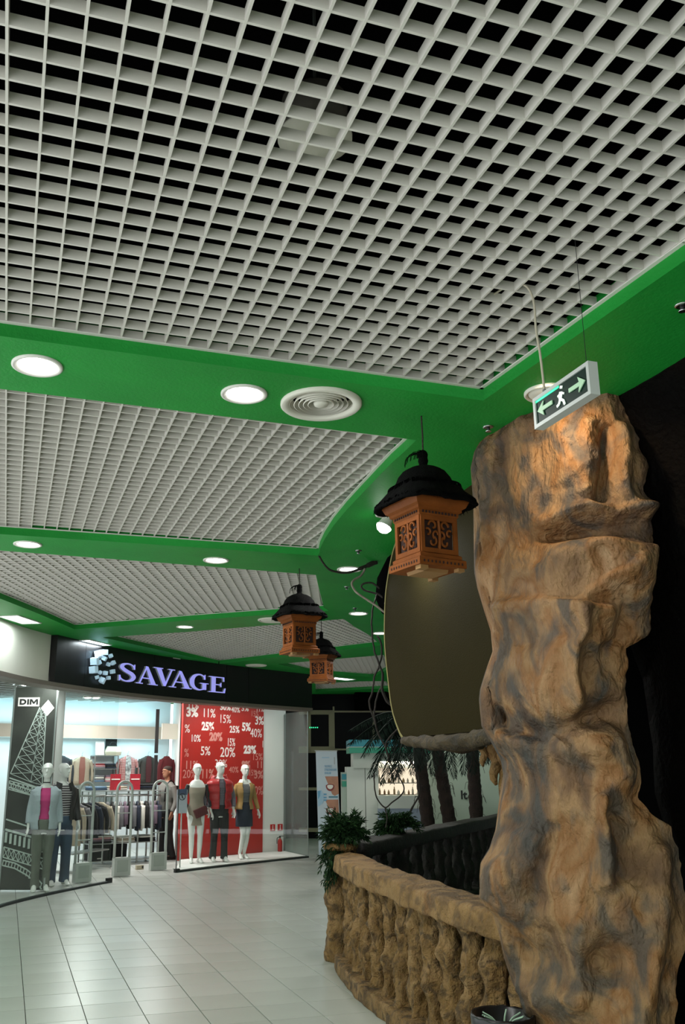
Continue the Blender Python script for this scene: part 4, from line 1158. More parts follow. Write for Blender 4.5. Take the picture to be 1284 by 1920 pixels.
lattice((-.30, .60), (.29, .44), (-.30, .46), (.29, .30), 8, .009)
for off in (0, -.07):
    P = [(-.30, .42 + off), (-.12, .38 + off), (.06, .29 + off), (.20, .19 + off), (.29, .10 + off)]
    for a, b in zip(P, P[1:]): ln(a, b, .018)
for i in range(14):
    u = i / 13; x = -.29 + .57 * u; z = .42 - .32 * u ** 1.6
    ln((x, z), (x - .012, z - .07), .012)
tw.build('tower_print', M('tower_pale', 'b9c4bd', .6), po)
lb = MB().box((-.10, -.020, 2.66), (.32, .004, .13)).build('brand_label', m_pct, po)
MB().prism([(0, .12), (.10, 0), (0, -.12), (-.10, 0)], 0, .004, X=Matrix.Translation((.19, -.018, 2.57)) @ Matrix.Rotation(R(90), 4, 'X')).build('diamond_label', m_pct, po)
def glyph(loops, x, w, h=.085):
    me = plate([[(a * w, b * h) for a, b in lp] for lp in loops], 0, .003)
    link('brand_letter', me, m_dark, lb, False, (x, -.0222, 2.6175), (R(90), 0, 0))
arcD = [(.45 + .5 * math.cos(a), .5 + .5 * math.sin(a)) for a in [math.pi / 2 - math.pi * k / 10 for k in range(11)]]
arcI = [(.45 + .24 * math.cos(a), .5 + .24 * math.sin(a)) for a in [math.pi / 2 - math.pi * k / 10 for k in range(11)]]
glyph([[(0, 0), (0, 1)] + arcD, [(.24, .26), (.24, .74)] + arcI], -.235, .105)
glyph([[(0, 0), (0, 1), (1, 1), (1, 0)]], -.122, .026)
glyph([[(0, 0), (0, 1), (.26, 1), (.5, .50), (.74, 1), (1, 1), (1, 0), (.79, 0), (.79, .62), (.58, .16), (.42, .16), (.21, .62), (.21, 0)]], -.085, .125)

# ================================================================== FIGURES
FEM = [(.78, .09, .085, 0), (.86, .150, .112, .005), (.95, .160, .115, .005), (1.06, .120, .090, 0), (1.14, .118, .090, -.005), (1.24, .140, .112, -.018), (1.32, .150, .105, -.012), (1.39, .145, .085, 0), (1.44, .095, .065, .005), (1.48, .050, .050, .01), (1.56, .045, .048, .0)]
MAL = [(.78, .095, .09, 0), (.88, .165, .118, 0), (.98, .160, .112, 0), (1.08, .150, .105, 0), (1.20, .168, .118, -.005), (1.32, .190, .122, -.005), (1.41, .180, .100, 0), (1.46, .120, .075, .005), (1.50, .062, .058, .01), (1.58, .054, .056, 0)]
def ell(z, rx, ry, cy, n=22, grow=0, a0=0, a1=2 * math.pi, tw=0):
    return [((rx + grow) * math.cos(a0 + (a1 - a0) * k / n), cy + (ry + grow) * math.sin(a0 + (a1 - a0) * k / n), z) for k in range(n)]
def figure(name, fem, arms, legs, label, cat, loc, rz, mat, head_turn=0, skin_hair=None, group=None, scale=1.0):
    """arms: two lists of (shoulder, elbow, wrist, hand tip); legs: two lists (hip, knee, ankle, toe)"""
    t = empty(name, loc, rz); T(t, label, cat, group); t.scale = (scale,) * 3
    TB = FEM if fem else MAL
    mb = MB(); mb.rings([ell(z, a, b, c) for z, a, b, c in TB])
    k = .86 if fem else 1
    for A in arms:
        P = smooth_pts(A[:3], 4); n = len(P)
        mb.tube(P, [(.046 - .020 * i / (n - 1)) * k for i in range(n)], 12)
        w = Vector(A[2]); d = Vector(A[3]) - w; dn = d.normalized(); sd = Vector(A[4]) if len(A) > 4 else Vector((0, -1, 0))
        sd = (sd - dn * sd.dot(dn)).normalized(); up = dn.cross(sd)
        mb.tube([w - dn * .02, w + dn * .03, w + dn * .085], [(.022, .022), (.020, .036), (.016, .042)], 10, up=up)
        for q, (o, L) in enumerate([(-.033, .070), (-.011, .085), (.011, .080), (.032, .060)]):
            b = w + dn * .075 + sd * o
            mb.tube([b, b + dn * L * .5, b + dn * L * .85 + up * .016, b + dn * L + up * .03], [.0105, .0105, .0095, .008], 8)
        b = w + dn * .03 + sd * -.03
        mb.tube([b, b + dn * .035 - sd * .022 + up * .01, b + dn * .065 - sd * .024 + up * .02], [.012, .012, .010], 8)
    for Lg in legs:
        P = smooth_pts(Lg[:3], 5); n = len(P)
        rr = [interp(i / (n - 1), [(0, .088), (.25, .080), (.5, .056), (.68, .055), (1, .034)]) * (.92 if fem else 1) for i in range(n)]
        mb.tube(P, rr, 14)
        a = Vector(Lg[2]); toe = Vector(Lg[3]); heel = a + (a - toe).normalized() * .04; heel.z = .03
        mb.tube([heel, (heel + toe) / 2 + Vector((0, 0, .035)), toe - (toe - heel).normalized() * .05, toe], [(.03, .03), (.042, .036), (.028, .042), (.014, .03)], 10, up=(0, 0, 1))
    # head
    X = Matrix.Translation((0, -.012, 1.665)) @ Matrix.Rotation(head_turn, 4, 'Z')
    rs = []
    for z, rx, ry, cy in [(-.112, .022, .024, -.045), (-.100, .045, .050, -.032), (-.075, .058, .072, -.018), (-.045, .066, .084, -.008), (-.01, .073, .094, 0), (.03, .077, .100, .006), (.065, .072, .094, .010), (.092, .054, .072, .012), (.108, .028, .036, .014)]:
        rs.append(ell(z, rx, ry, cy, 20))
    mb.rings(rs, X=X)
    mb.tube([(0, -.094, .028), (0, -.112, -.020), (0, -.098, -.034)], [.007, .013, .008], 8, X=X)      # nose
    mb.tube([(-.022, -.088, -.062), (0, -.097, -.060), (.022, -.088, -.062)], [.005, .008, .005], 8, X=X)   # mouth
    mb.tube([(-.05, -.078, .036), (-.02, -.098, .042), (.02, -.098, .042), (.05, -.078, .036)], .008, 8, X=X)  # brow
    for sx in (-1, 1):
        mb.tube([(sx * .074, .008, .022), (sx * .084, .016, .0), (sx * .074, .008, -.030)], [.010, .013, .008], 8, X=X)
    body = link('body', remeshed(mb, .0085, 3, .4), mat, t, True)
    return t
def garment(t, name, rings, mat, sleeves=(), a0=None, a1=None, voxel=.011, th=.012, grow=0, puff=0):
    """closed garment (remeshed) or, with a0/a1, a shell open at the front"""
    if a0 is None:
        mb = MB(); mb.rings([ell(z, a, b, c, 26, grow) for z, a, b, c in rings])
        for P, rr in sleeves: mb.tube(smooth_pts(P, 4), rr if not isinstance(rr, tuple) else [rr[0] + (rr[1] - rr[0]) * i / (4 * (len(P) - 1)) for i in range(4 * (len(P) - 1) + 1)], 14)
        return link(name, remeshed(mb, voxel, 2, .4), mat, t, True)
    mb = MB(); n = 30; R1, R2 = [], []
    for z, a, b, c in rings:
        R1.append(ell(z, a, b, c, n, grow + th, a0, a1)); R2.append(ell(z, a, b, c, n, grow, a0, a1))
    m = len(rings)
    vs = [p for r in R1 for p in r] + [p for r in R2 for p in r]; fs = []; o = m * n
    for i in range(m - 1):
        for j in range(n - 1):
            q = (i * n + j, i * n + j + 1, (i + 1) * n + j + 1, (i + 1) * n + j); fs.append(q); fs.append(tuple(x + o for x in reversed(q)))
        for j in (0, n - 1):
            fs.append((i * n + j, (i + 1) * n + j, (i + 1) * n + j + o, i * n + j + o))
    for i in (0, m - 1):
        for j in range(n - 1): fs.append((i * n + j, i * n + j + 1, i * n + j + 1 + o, i * n + j + o))
    mb.add(vs, fs)
    for P, rr in sleeves: mb.tube(smooth_pts(P, 4), [rr[0] + (rr[1] - rr[0]) * i / (4 * (len(P) - 1)) for i in range(4 * (len(P) - 1) + 1)], 14)
    return link(name, remeshed(mb, voxel, 2, .4), mat, t, True)
def TT(tab, z0, z1, grow, extra=()):
    """slice of a torso table between two heights, with its ends interpolated"""
    out = []
    zs = sorted({z0, z1} | {r[0] for r in tab if z0 < r[0] < z1})
    for z in zs:
        v = [interp(z, [(r[0], r[k]) for r in tab]) for k in (1, 2, 3)]
        out.append((z, v[0] + grow, v[1] + grow, v[2]))
    return out
armL = lambda s, e, w, h: ((s * .185, 0, 1.40), e, w, h)
def arms_down(fem, spread=.25, fwd=-.05):
    k = .155 if fem else .19
    return [((s * k, 0, 1.385), (s * spread * .92, .02, 1.12), (s * spread, fwd, .90), (s * (spread + .005), fwd - .035, .76), (0, -1, 0)) for s in (-1, 1)]
def legs_std(fem, f=(0, 0), w=.085):
    return [((s * w, 0, .84), (s * (w - .005), -.02 + fo * .5, .47), (s * (w - (.015 if fem else 0)), .02 + fo, .085), (s * (w + .02), -.14 + fo, .02)) for s, fo in zip((-1, 1), f)]
def trousers(t, legs, mat, rt=.095, rb=.075, z1=1.0, tab=MAL, jeans=True):
    mb = MB(); mb.rings([ell(z, a, b, c, 26) for z, a, b, c in TT(tab, .80, z1, .016)])
    for L in legs:
        P = smooth_pts([L[0], L[1], (L[2][0], L[2][1], .05)], 5); n = len(P)
        mb.tube(P, [interp(i / (n - 1), [(0, rt), (.3, rt * .95), (.55, rb), (.9, rb), (1, rb * 1.12)]) * (1 + .02 * math.sin(i * 2.3)) for i in range(n)], 16)
    return link('trousers', remeshed(mb, .012, 2, .4), mat, t, True)
MG = 'shop window mannequins'
m_denim = M('denim', '3d5066', .85, var=(5, .45), bump=(80, .3)); m_greyjean = M('grey_jean', '6f7368', .85, var=(6, .3), bump=(80, .3)); m_blackjean = M('charcoal_jean', '2e2c2d', .85, var=(5, .3), bump=(60, .3))
# --- left window: front figure in pale jacket
A = arms_down(True, .22, -.02); Lg = legs_std(True, (0, .04))
t = figure('mannequin', True, A, Lg, 'white mannequin in pale jacket over pink top beside the tower poster', 'mannequin', (.60, 14.10, 0), R(2), m_mannequin, R(-12), group=MG)
garment(t, 'pink_top', TT(FEM, .98, 1.42, .012), M('pink_cloth', 'c23a78', .8))
sl = [((a[0], a[1], (a[2][0], a[2][1], .93)), (.062, .046)) for a in A]
garment(t, 'pale_jacket', TT(FEM, .84, 1.45, .034), M('pale_jacket', 'a9b4ba', .8, var=(4, .15), bump=(40, .3)), sl, R(-90 + 16), R(270 - 16))
trousers(t, Lg, m_greyjean, .085, .062, .98, FEM)
MB().tube([(.05 * math.cos(2 * math.pi * k / 16), .01 + .052 * math.sin(2 * math.pi * k / 16), 1.495) for k in range(17)], .008, 6).build('neck_band', m_dark, t)
# --- left window: second figure, dark leather jacket, striped shirt, jeans
A = arms_down(False, .27, -.04); Lg = legs_std(False, (0, -.05), .10)
t = figure('mannequin', False, A, Lg, 'white mannequin in dark jacket, striped shirt and blue jeans', 'mannequin', (.87, 14.74, 0), R(20), m_mannequin, R(28), group=MG)
def STRIPE(name, c1, c2, sc):
    m = M(name, c1, .85); nt = m.node_tree; tc = nt.nodes.new('ShaderNodeTexCoord'); w = nt.nodes.new('ShaderNodeTexWave'); w.bands_direction = 'Z'; w.inputs['Scale'].default_value = sc; w.inputs['Distortion'].default_value = .6
    r = nt.nodes.new('ShaderNodeValToRGB'); r.color_ramp.interpolation = 'CONSTANT'; r.color_ramp.elements[0].color = lin(c1); r.color_ramp.elements[1].color = lin(c2); r.color_ramp.elements[1].position = .5
    nt.links.new(tc.outputs['Object'], w.inputs['Vector']); nt.links.new(w.outputs['Fac'], r.inputs['Fac']); nt.links.new(r.outputs['Color'], nt.nodes['Principled BSDF'].inputs['Base Color']); return m
def PLAID(name, c1, c2, sc):
    m = M(name, c1, .85); nt = m.node_tree; tc = nt.nodes.new('ShaderNodeTexCoord'); last = None
    outs = []
    for ax in ('X', 'Z'):
        w = nt.nodes.new('ShaderNodeTexWave'); w.bands_direction = ax; w.inputs['Scale'].default_value = sc; nt.links.new(tc.outputs['Object'], w.inputs['Vector']); outs.append(w)
    mu = nt.nodes.new('ShaderNodeMath'); mu.operation = 'ADD'; nt.links.new(outs[0].outputs['Fac'], mu.inputs[0]); nt.links.new(outs[1].outputs['Fac'], mu.inputs[1])
    r = nt.nodes.new('ShaderNodeValToRGB'); r.color_ramp.interpolation = 'CONSTANT'; r.color_ramp.elements[0].color = lin(c1); r.color_ramp.elements[1].color = lin(c2); r.color_ramp.elements[1].position = .62
    hf = nt.nodes.new('ShaderNodeMath'); hf.operation = 'MULTIPLY'; hf.inputs[1].default_value = .5; nt.links.new(mu.outputs[0], hf.inputs[0])
    nt.links.new(hf.outputs[0], r.inputs['Fac']); nt.links.new(r.outputs['Color'], nt.nodes['Principled BSDF'].inputs['Base Color']); return m
garment(t, 'striped_shirt', TT(MAL, .96, 1.44, .012), STRIPE('stripe_cloth', '2a2024', 'b9b3b4', 9))
sl = [((a[0], a[1], (a[2][0], a[2][1], .92)), (.066, .050)) for a in A]
garment(t, 'dark_jacket', TT(MAL, .93, 1.47, .030), M('dark_leather', '221c1c', .45, var=(5, .3), bump=(30, .4)), sl, R(-90 + 24), R(270 - 24))
mb = MB()
for sx in (-1, 1): mb.add([(sx * .05, -.10, 1.47), (sx * .13, -.06, 1.50), (sx * .15, -.11, 1.40), (sx * .07, -.135, 1.36), (sx * .05, -.09, 1.46), (sx * .13, -.05, 1.49), (sx * .15, -.10, 1.39), (sx * .07, -.125, 1.35)], [(0, 1, 2, 3), (4, 5, 6, 7), (0, 1, 5, 4), (1, 2, 6, 5), (2, 3, 7, 6), (3, 0, 4, 7)])
mb.build('collar', M('collar_dark', '1a1517', .6), t)
trousers(t, Lg, m_denim, .096, .074, 1.0)
# --- right window: dress figure
A = [((-.155, 0, 1.385), (-.23, .03, 1.13), (-.20, -.08, .92), (-.16, -.12, .80), (0, -1, 0)), ((.155, 0, 1.385), (.25, .04, 1.13), (.28, -.03, .90), (.32, -.08, .78), (0, -1, 0))]
Lg = legs_std(True, (0, -.03), .085)
t = figure('mannequin', True, A, Lg, 'white mannequin in short beige dress carrying a dark red bag', 'mannequin', (3.42, 17.0, .035), R(4), m_mannequin, 0, group=MG, scale=.985)
garment(t, 'dress', [(.66, .150, .125, 0)] + TT(FEM, .80, 1.42, .014) + [(1.435, .10, .075, 0)], M('beige_knit', '9c9080', .85, bump=(90, .3)))
garment(t, 'cowl', [(1.30, .165, .125, -.01), (1.38, .160, .105, -.005), (1.45, .105, .08, 0), (1.47, .08, .07, 0)], m_wallwhite)
garment(t, 'dark_sleeves', [(1.33, .17, .05, .03), (1.39, .16, .05, .03)], m_dark, [((a[0], a[1], (a[2][0], a[2][1], a[2][2] + .08)), (.052, .036)) for a in A])
bagm = M('bag_red', '5a1016', .35)
b = MB().box((0, 0, 0), (.24, .07, .15), 0, X=Matrix.Translation((.04, -.175, .90)) @ Matrix.Rotation(R(-22), 4, 'Y')).build('handbag', bagm, t)
MB().box((0, 0, 0), (.22, .006, .05), 0, X=Matrix.Translation((.055, -.214, .93)) @ Matrix.Rotation(R(-22), 4, 'Y')).build('bag_flap', bagm, b)
MB().tube(smooth_pts([(.16, -.16, 1.02), (.19, -.06, 1.15), (.16, .0, 1.40)], 5), .006, 6).build('bag_strap', bagm, t)
# --- right window: red vest figure
A = [((-.19, 0, 1.395), (-.28, .03, 1.13), (-.265, -.08, .93), (-.235, -.11, .80), (0, -1, 0)), ((.19, 0, 1.395), (.28, .03, 1.13), (.27, -.03, .92), (.265, -.06, .78), (0, -1, 0))]
Lg = legs_std(False, (.04, -.06), .095)
t = figure('mannequin', False, A, Lg, 'white mannequin in puffy red vest over checked shirt and charcoal trousers', 'mannequin', (3.88, 17.10, .035), R(8), m_mannequin, R(14), group=MG)
garment(t, 'checked_shirt', TT(MAL, .86, 1.47, .010), PLAID('check_cloth', '3a3848', 'a8a4aa', 16), [((a[0], a[1], (a[2][0], a[2][1], a[2][2] + .04)), (.060, .044)) for a in A])
vest = []
for i in range(13):
    z = .93 + .045 * i; v = TT(MAL, z, z + .001, .028 + (.022 if i % 3 == 1 else (.014 if i % 3 == 2 else 0)))[0]; vest.append(v)
garment(t, 'puffer_vest', vest, M('vest_red', 'b31d22', .35, bump=(14, .3)), (), R(-90 + 13), R(270 - 5), .012, .03)
garment(t, 'hood', [(1.44, .15, .10, .03), (1.48, .14, .10, .04), (1.53, .11, .085, .05)], M('hood_red', 'a51a20', .4), (), R(-90 + 40), R(270 - 40), .012, .03)
trousers(t, Lg, m_blackjean, .092, .064, 1.0)
# --- right window: tan blazer figure
A = [((-.155, 0, 1.385), (-.24, .02, 1.13), (-.25, -.06, .92), (-.23, -.10, .79), (0, -1, 0)), ((.155, 0, 1.385), (.24, .03, 1.13), (.29, -.02, .90), (.325, -.05, .77), (0, -1, 0))]
Lg = [((-.075, 0, .84), (-.04, -.04, .47), (-.075, .03, .085), (-.09, -.13, .02)), ((.085, 0, .84), (.07, .0, .47), (.02, .04, .085), (.06, -.11, .02))]
t = figure('mannequin', True, A, Lg, 'white mannequin in tan blazer and short dark denim skirt', 'mannequin', (4.45, 17.45, .035), R(10), m_mannequin, 0, group=MG, scale=.975)
garment(t, 'striped_top', TT(FEM, 1.0, 1.40, .008), STRIPE('stripe_navy', '23262e', '8d8d90', 14))
garment(t, 'white_collar', [(1.36, .15, .10, 0), (1.43, .115, .085, 0), (1.49, .075, .07, .01)], m_wallwhite, (), R(-90 + 22), R(270 - 22), .010, .02)
garment(t, 'blazer', TT(FEM, .92, 1.43, .026), M('tan_cloth', 'a8854e', .8, bump=(50, .25)), [((a[0], a[1], (a[2][0], a[2][1], a[2][2] + .02)), (.056, .042)) for a in A], R(-90 + 18), R(270 - 18))
garment(t, 'denim_skirt', [(.60, .175, .145, 0), (.75, .178, .138, 0)] + TT(FEM, .86, 1.06, .014), M('dark_denim', '2b3242', .85, var=(8, .35), bump=(60, .3)))

# --- shopper inside the shop
m_skin = M('skin', '9a6a50', .6)
A = [((-.19, 0, 1.395), (-.24, .0, 1.12), (-.20, -.22, 1.02), (-.17, -.34, 1.03), (0, 0, 1)), ((.19, 0, 1.395), (.26, .03, 1.12), (.26, -.06, .90), (.26, -.10, .77), (0, -1, 0))]
Lg = legs_std(False, (-.06, .08), .09)
t = figure('person', False, A, Lg, 'shopper in grey sweater and dark trousers standing among the racks', 'person', (3.06, 18.15, 0), R(-62), m_skin, R(0), scale=.975)
garment(t, 'sweater', TT(MAL, .94, 1.48, .018), M('grey_knit', '77756f', .9, bump=(90, .3)), [((a[0], a[1], (a[2][0], a[2][1], a[2][2] + .01)), (.066, .044)) for a in A])
trousers(t, Lg, m_blackjean, .10, .078, 1.0)
mb = MB(); X = Matrix.Translation((0, -.012, 1.665)); rs = []
for z, rx, ry, cy in [(.0, .080, .085, .035), (.04, .084, .100, .018), (.075, .078, .100, .012), (.102, .058, .078, .014), (.118, .026, .036, .014)]: rs.append(ell(z, rx, ry, cy, 20))
mb.rings(rs, X=X)
link('hair', remeshed(mb, .010, 2, .4), M('hair_brown', '2b1d14', .8, bump=(90, .5)), t, True)
for sx in (-1, 1): MB().box((sx * .10, .045, .035), (.09, .27, .07)).build('shoe', m_dark, t).location = (0, (-.13 if sx < 0 else .01), 0)
MB().tube(smooth_pts([(.10, -.13, 1.10), (.11, -.12, 1.35), (.10, .0, 1.50), (.10, .13, 1.38), (.10, .14, 1.10)], 5), (.014), 6).build('bag_strap', m_dark, t)
MB().rings([[(x * .15, .14 + y * .06, z) for x, y in ((-1, 0), (1, 0), (1, 1.6), (-1, 1.6))] for z in (1.05, 1.40)]).build('backpack', m_dark, t)
# ================================================================== SHOP FURNITURE
m_gate = M('gate_grey', 'b0b6b0', .45, .1)
def gate(x, y, rz, label, w=.285):
    t = empty('security_gate', (x, y, 0), rz); T(t, label, 'security gate', 'anti-theft gates at the shop entrance')
    r = w / 2; P = [(-r, 0, .28)] + [(-r, 0, z) for z in (.6, 1.0, 1.34)] + [(r * -math.cos(math.pi * k / 10), 0, 1.34 + r * math.sin(math.pi * k / 10)) for k in range(1, 10)] + [(r, 0, z) for z in (1.34, 1.0, .6, .28)]
    MB().tube(P, .022, 10).build('hoop', m_gate, t, True)
    MB().box((0, 0, .15), (w + .02, .08, .28)).build('foot_box', m_gate, t)
    for z in (1.28, .98, .62):
        MB().box((0, 0, z), (w - .03, .014, .016)).build('crossbar', m_gate, t)
    MB().tube([(0, 0, .30), (0, 0, .62)], .010, 8).build('centre_rod', m_gate, t, True)
    MB().box((0, -.042, .16), (.20, .006, .18)).build('foot_plate', M('gate_plate', '9aa29a', .5), t)
gate(1.255, 14.95, R(32), 'anti-theft gate standing behind the left glass pane')
gate(1.93, 15.62, R(24), 'middle anti-theft gate in the open shop entrance')
gate(2.64, 16.33, R(20), 'anti-theft gate beside the right glass pane of the entrance')
t = empty('door_stop_box', (2.36, 16.55, 0), R(15)); T(t, 'small beige box lying on the floor between the gates', 'box')
MB().box((0, 0, .035), (.13, .06, .07)).build('box_body', M('box_beige', 'b0a68f', .7), t); MB().box((.045, -.031, .04), (.03, .004, .04)).build('box_label', m_dark, t)

# garments on hangers ------------------------------------------------
def hung(name, mat, L=.62, w=.40, th=.05, sleeves=True, seed=0):
    """garment hanging from its hook at the origin, seen flat from the front (x-z plane)"""
    rnd = random.Random(seed); mb = MB(); rs = []; n = 20
    for z, hw in [(-.06, .06), (-.09, .10), (-.13, w * .44), (-.20, w * .47), (-.35, w * .42), (-.5, w * .43), (-L * .85, w * .45), (-L, w * .46)]:
        if z < -L - .01: continue
        ring = []
        for k in range(n):
            a = 2 * math.pi * k / n; f = 1 + .18 * math.sin(a * 5 + seed) * min(1, -z * 1.6)
            ring.append((hw * math.cos(a), th * math.sin(a) * f, z))
        rs.append(ring)
    mb.rings(rs)
    if sleeves:
        for s in (-1, 1):
            mb.tube(smooth_pts([(s * w * .40, 0, -.14), (s * w * .55, .0, -.32), (s * w * .56, -.01, -L * .92)], 4), [.055 - .018 * i / 8 for i in range(9)], 10, flat=.8)
    return mb
def hanger(mb):
    mb.tube([(0, 0, .0), (.02, 0, .03), (.0, 0, .055), (-.02, 0, .03)], .003, 5); mb.tube([(0, 0, 0), (0, 0, -.05)], .003, 5)
    mb.tube([(-.17, 0, -.12), (0, 0, -.05), (.17, 0, -.12)], .006, 5)
    return mb
m_hang = M('hanger', '55504a', .5, .3)
def wall_garment(x, y, z, rz, label, mat, inner=None, L=.66, w=.44):
    t = empty('hanging_garment', (x, y, z), rz); T(t, label, 'garment', 'garments hung on the shop back wall')
    hung('g', mat, L, w).build('cloth', mat, t, True); hanger(MB()).build('hanger', m_hang, t)
    if inner:
        MB().rings([[(-.05, -.056, -.07), (.05, -.056, -.07), (.05, -.03, -.07), (-.05, -.03, -.07)], [(-.065, -.072, -.30), (.065, -.072, -.30), (.065, -.03, -.30), (-.065, -.03, -.30)], [(-.05, -.072, -L * .95), (.05, -.072, -L * .95), (.05, -.03, -L * .95), (-.05, -.03, -L * .95)]]).build('inner_layer', inner, t)
BR = math.atan2(BD.y, BD.x)
def bw(px, off=.25):
    """point before the shop back wall, px metres along it"""
    p = BW0 + BD * px + nb * off
    return p.x, p.y
for px, z, l, c, ci in [(3.38, 2.01, 'dark patterned shirt on the shop wall by the pillar', PLAID('dark_check', '15171b', '3c424a', 9), None), (3.82, 2.00, 'beige jacket hanging on the shop back wall', M('jk_beige', '9d8f7c', .85, bump=(30, .4)), M('inner_rust', '7a4a40', .8)),
                    (4.86, 2.02, 'red checked shirt hanging on the shop back wall', PLAID('red_check', '8d1c22', 'd8cfc8', 14), M('tee_print', 'c9cac6', .8, var=(20, .9))), (5.34, 2.02, 'dark grey jacket hanging on the shop back wall', M('jk_grey', '38342f', .85, bump=(30, .4)), M('inner_wine', '4a1c1f', .8))]:
    x, y = bw(px, .20); wall_garment(x, y, z, BR, l, c, ci)
t = empty('hanging_garment', (3.25, 19.45, 2.0), R(40)); T(t, 'dark red and green tops hung by the red wall', 'garment', 'garments hung on the shop back wall')
hung('g', None, .7, .42).build('cloth', M('wine', '5b171c', .85), t, True); hanger(MB()).build('hanger', m_hang, t)

# shelf unit on the back wall with folded clothes, bag and card
def folded(x, y, z, label, cols, rz=0, w=.30, d=.26, g='folded clothes in the shop', h=.035):
    t = empty('folded_stack', (x, y, z), rz); T(t, label, 'folded clothes', g)
    for i, c in enumerate(cols):
        rs = []; hw, hd = w / 2 * (1 + .04 * math.sin(i * 2.7)), d / 2
        for zz, k in ((0, .94), (h * .3, 1), (h * .8, 1), (h, .93)):
            rs.append([(a * hw * k + .006 * math.sin(i * 5 + a), b * hd * k, i * h + zz) for a, b in ((-1, -.8), (-.8, -1), (.8, -1), (1, -.8), (1, .8), (.8, 1), (-.8, 1), (-1, .8))])
        MB().rings(rs).build('folded_layer', CL[c], t, True)
CL = {k: M('cloth_' + k, v, .9, bump=(40, .3)) for k, v in dict(white='c9c6bd', grey='6d6c70', black='0f0f11', navy='1d2433', pink='b8868a', mauve='6b5a68', beige='a89c88', blue='5d7690', red='7a1d22', denim='37465c').items()}
x, y = bw(4.32, .22)
t = empty('shelf_unit', (x, y, 0), BR); T(t, 'narrow metal shelf unit with folded clothes at the shop back wall', 'shelf')
mb = MB()
for sx in (-1, 1):
    for sy in (-1, 1): mb.box((sx * .26, sy * .15, .98), (.02, .02, 1.96))
mb.build('uprights', m_grey, t)
for z in (1.96, 1.68, 1.40, 1.10, .8): MB().box((0, 0, z), (.52, .30, .015)).build('shelf_board', m_grey, t)
e = (x - .12 * BD.x, y - .12 * BD.y); f = (x + .13 * BD.x, y + .13 * BD.y)
folded(e[0], e[1], 1.688, 'pinkish folded clothes on the upper shelf of the narrow unit', ['grey', 'pink', 'red'], BR, .22)
folded(f[0], f[1], 1.688, 'dark folded clothes on the upper shelf of the narrow unit', ['navy', 'black', 'navy'], BR, .22)
folded(e[0], e[1], 1.408, 'printed folded clothes on the second shelf of the narrow unit', ['blue', 'grey', 'white', 'grey'], BR, .22)
folded(f[0], f[1], 1.408, 'striped folded clothes on the second shelf of the narrow unit', ['pink', 'white', 'pink', 'mauve'], BR, .22)
T(MB().box((0, 0, 0), (.20, .01, .30)).build('price_card', M('card_pink', 'b9a3a0', .7), None, False, (e[0], e[1], 2.12), (R(-8), 0, BR)), 'pale pink card standing on the narrow shelf unit', 'card')
t = empty('handbag', (f[0] + .05, f[1], 1.97), BR); T(t, 'beige handbag in front of a black card on the narrow shelf unit', 'handbag')
MB().rings([[(a * .17, b * .05, 0) for a, b in ((-1, -1), (1, -1), (1, 1), (-1, 1))], [(a * .18, b * .06, .07) for a, b in ((-1, -1), (1, -1), (1, 1), (-1, 1))], [(a * .13, b * .03, .19) for a, b in ((-1, -1), (1, -1), (1, 1), (-1, 1))]]).build('bag_body', CL['beige'], t)
MB().tube(smooth_pts([(-.09, 0, .17), (-.05, 0, .27), (.05, 0, .27), (.09, 0, .17)], 5), .009, 6).build('bag_handle', CL['black'], t)
MB().box((-.02, .08, .20), (.26, .01, .30)).build('card_behind', CL['black'], t)

# large clothes table / rack in the middle of the shop
rk = empty('clothes_rack', (2.14, 17.86, 0), R(17)); T(rk, 'wide metal clothes rack with shelves facing the entrance', 'clothes rack')
mb = MB()
for sx in (-.68, -.20, .26, .68):
    for sy in (-.25, .25): mb.box((sx, sy, .64), (.028, .028, 1.28))
mb.build('uprights', m_alu, rk)
MB().box((0, 0, 1.285), (1.42, .56, .02)).build('top_board', M('board_pale', '8f9694', .4), rk)
for z, x0, x1 in ((.93, -.68, -.2), (.62, -.68, -.2), (.36, -.68, .26), (.36, .26, .68), (.93, .26, .68), (.62, .26, .68), (.06, -.68, .68)):
    MB().box(((x0 + x1) / 2, 0, z), (x1 - x0, .52, .016)).build('shelf_board', m_alu, rk)
for sy in (-.27, .27): MB().tube([(-.7, sy, 1.20), (.7, sy, 1.20)], .012, 8).build('hang_rail', m_alu, rk, True)
def onrk(a, b): 
    v = Matrix.Rotation(R(17), 4, 'Z') @ Vector((a, b, 0)); return 2.14 + v.x, 17.86 + v.y
cols = ['mauve', 'grey', 'navy', 'grey', 'black', 'white', 'grey', 'mauve', 'black', 'grey', 'navy', 'white', 'black', 'grey', 'mauve', 'navy']
base_h = {}; ORD = ['first', 'second', 'third', 'fourth', 'fifth', 'sixth', 'seventh', 'eighth', 'ninth', 'tenth', 'eleventh', 'twelfth', 'thirteenth', 'fourteenth', 'fifteenth', 'sixteenth']
for i, c in enumerate(cols):
    x, y = onrk(-.64 + .085 * i, -.29)
    t = empty('hanging_garment', (x, y, 1.155), R(17 + 72)); T(t, '%s garment, %s from the left on the front rail of the wide rack' % (c if c != 'mauve' else 'dusky purple', ORD[i]), 'garment', 'garments on the front rail of the wide rack')
    if c not in base_h:
        base_h[c] = hung('g', None, .50 + .04 * (i % 3), .40, .028, True, i).build('cloth', CL[c], t, True).data
        if 'hg' not in base_h: base_h['hg'] = hanger(MB()).build('hanger', m_hang, t).data
        else: link('hanger', base_h['hg'], None, t)
    else:
        link('cloth', base_h[c], None, t); link('hanger', base_h['hg'], None, t)
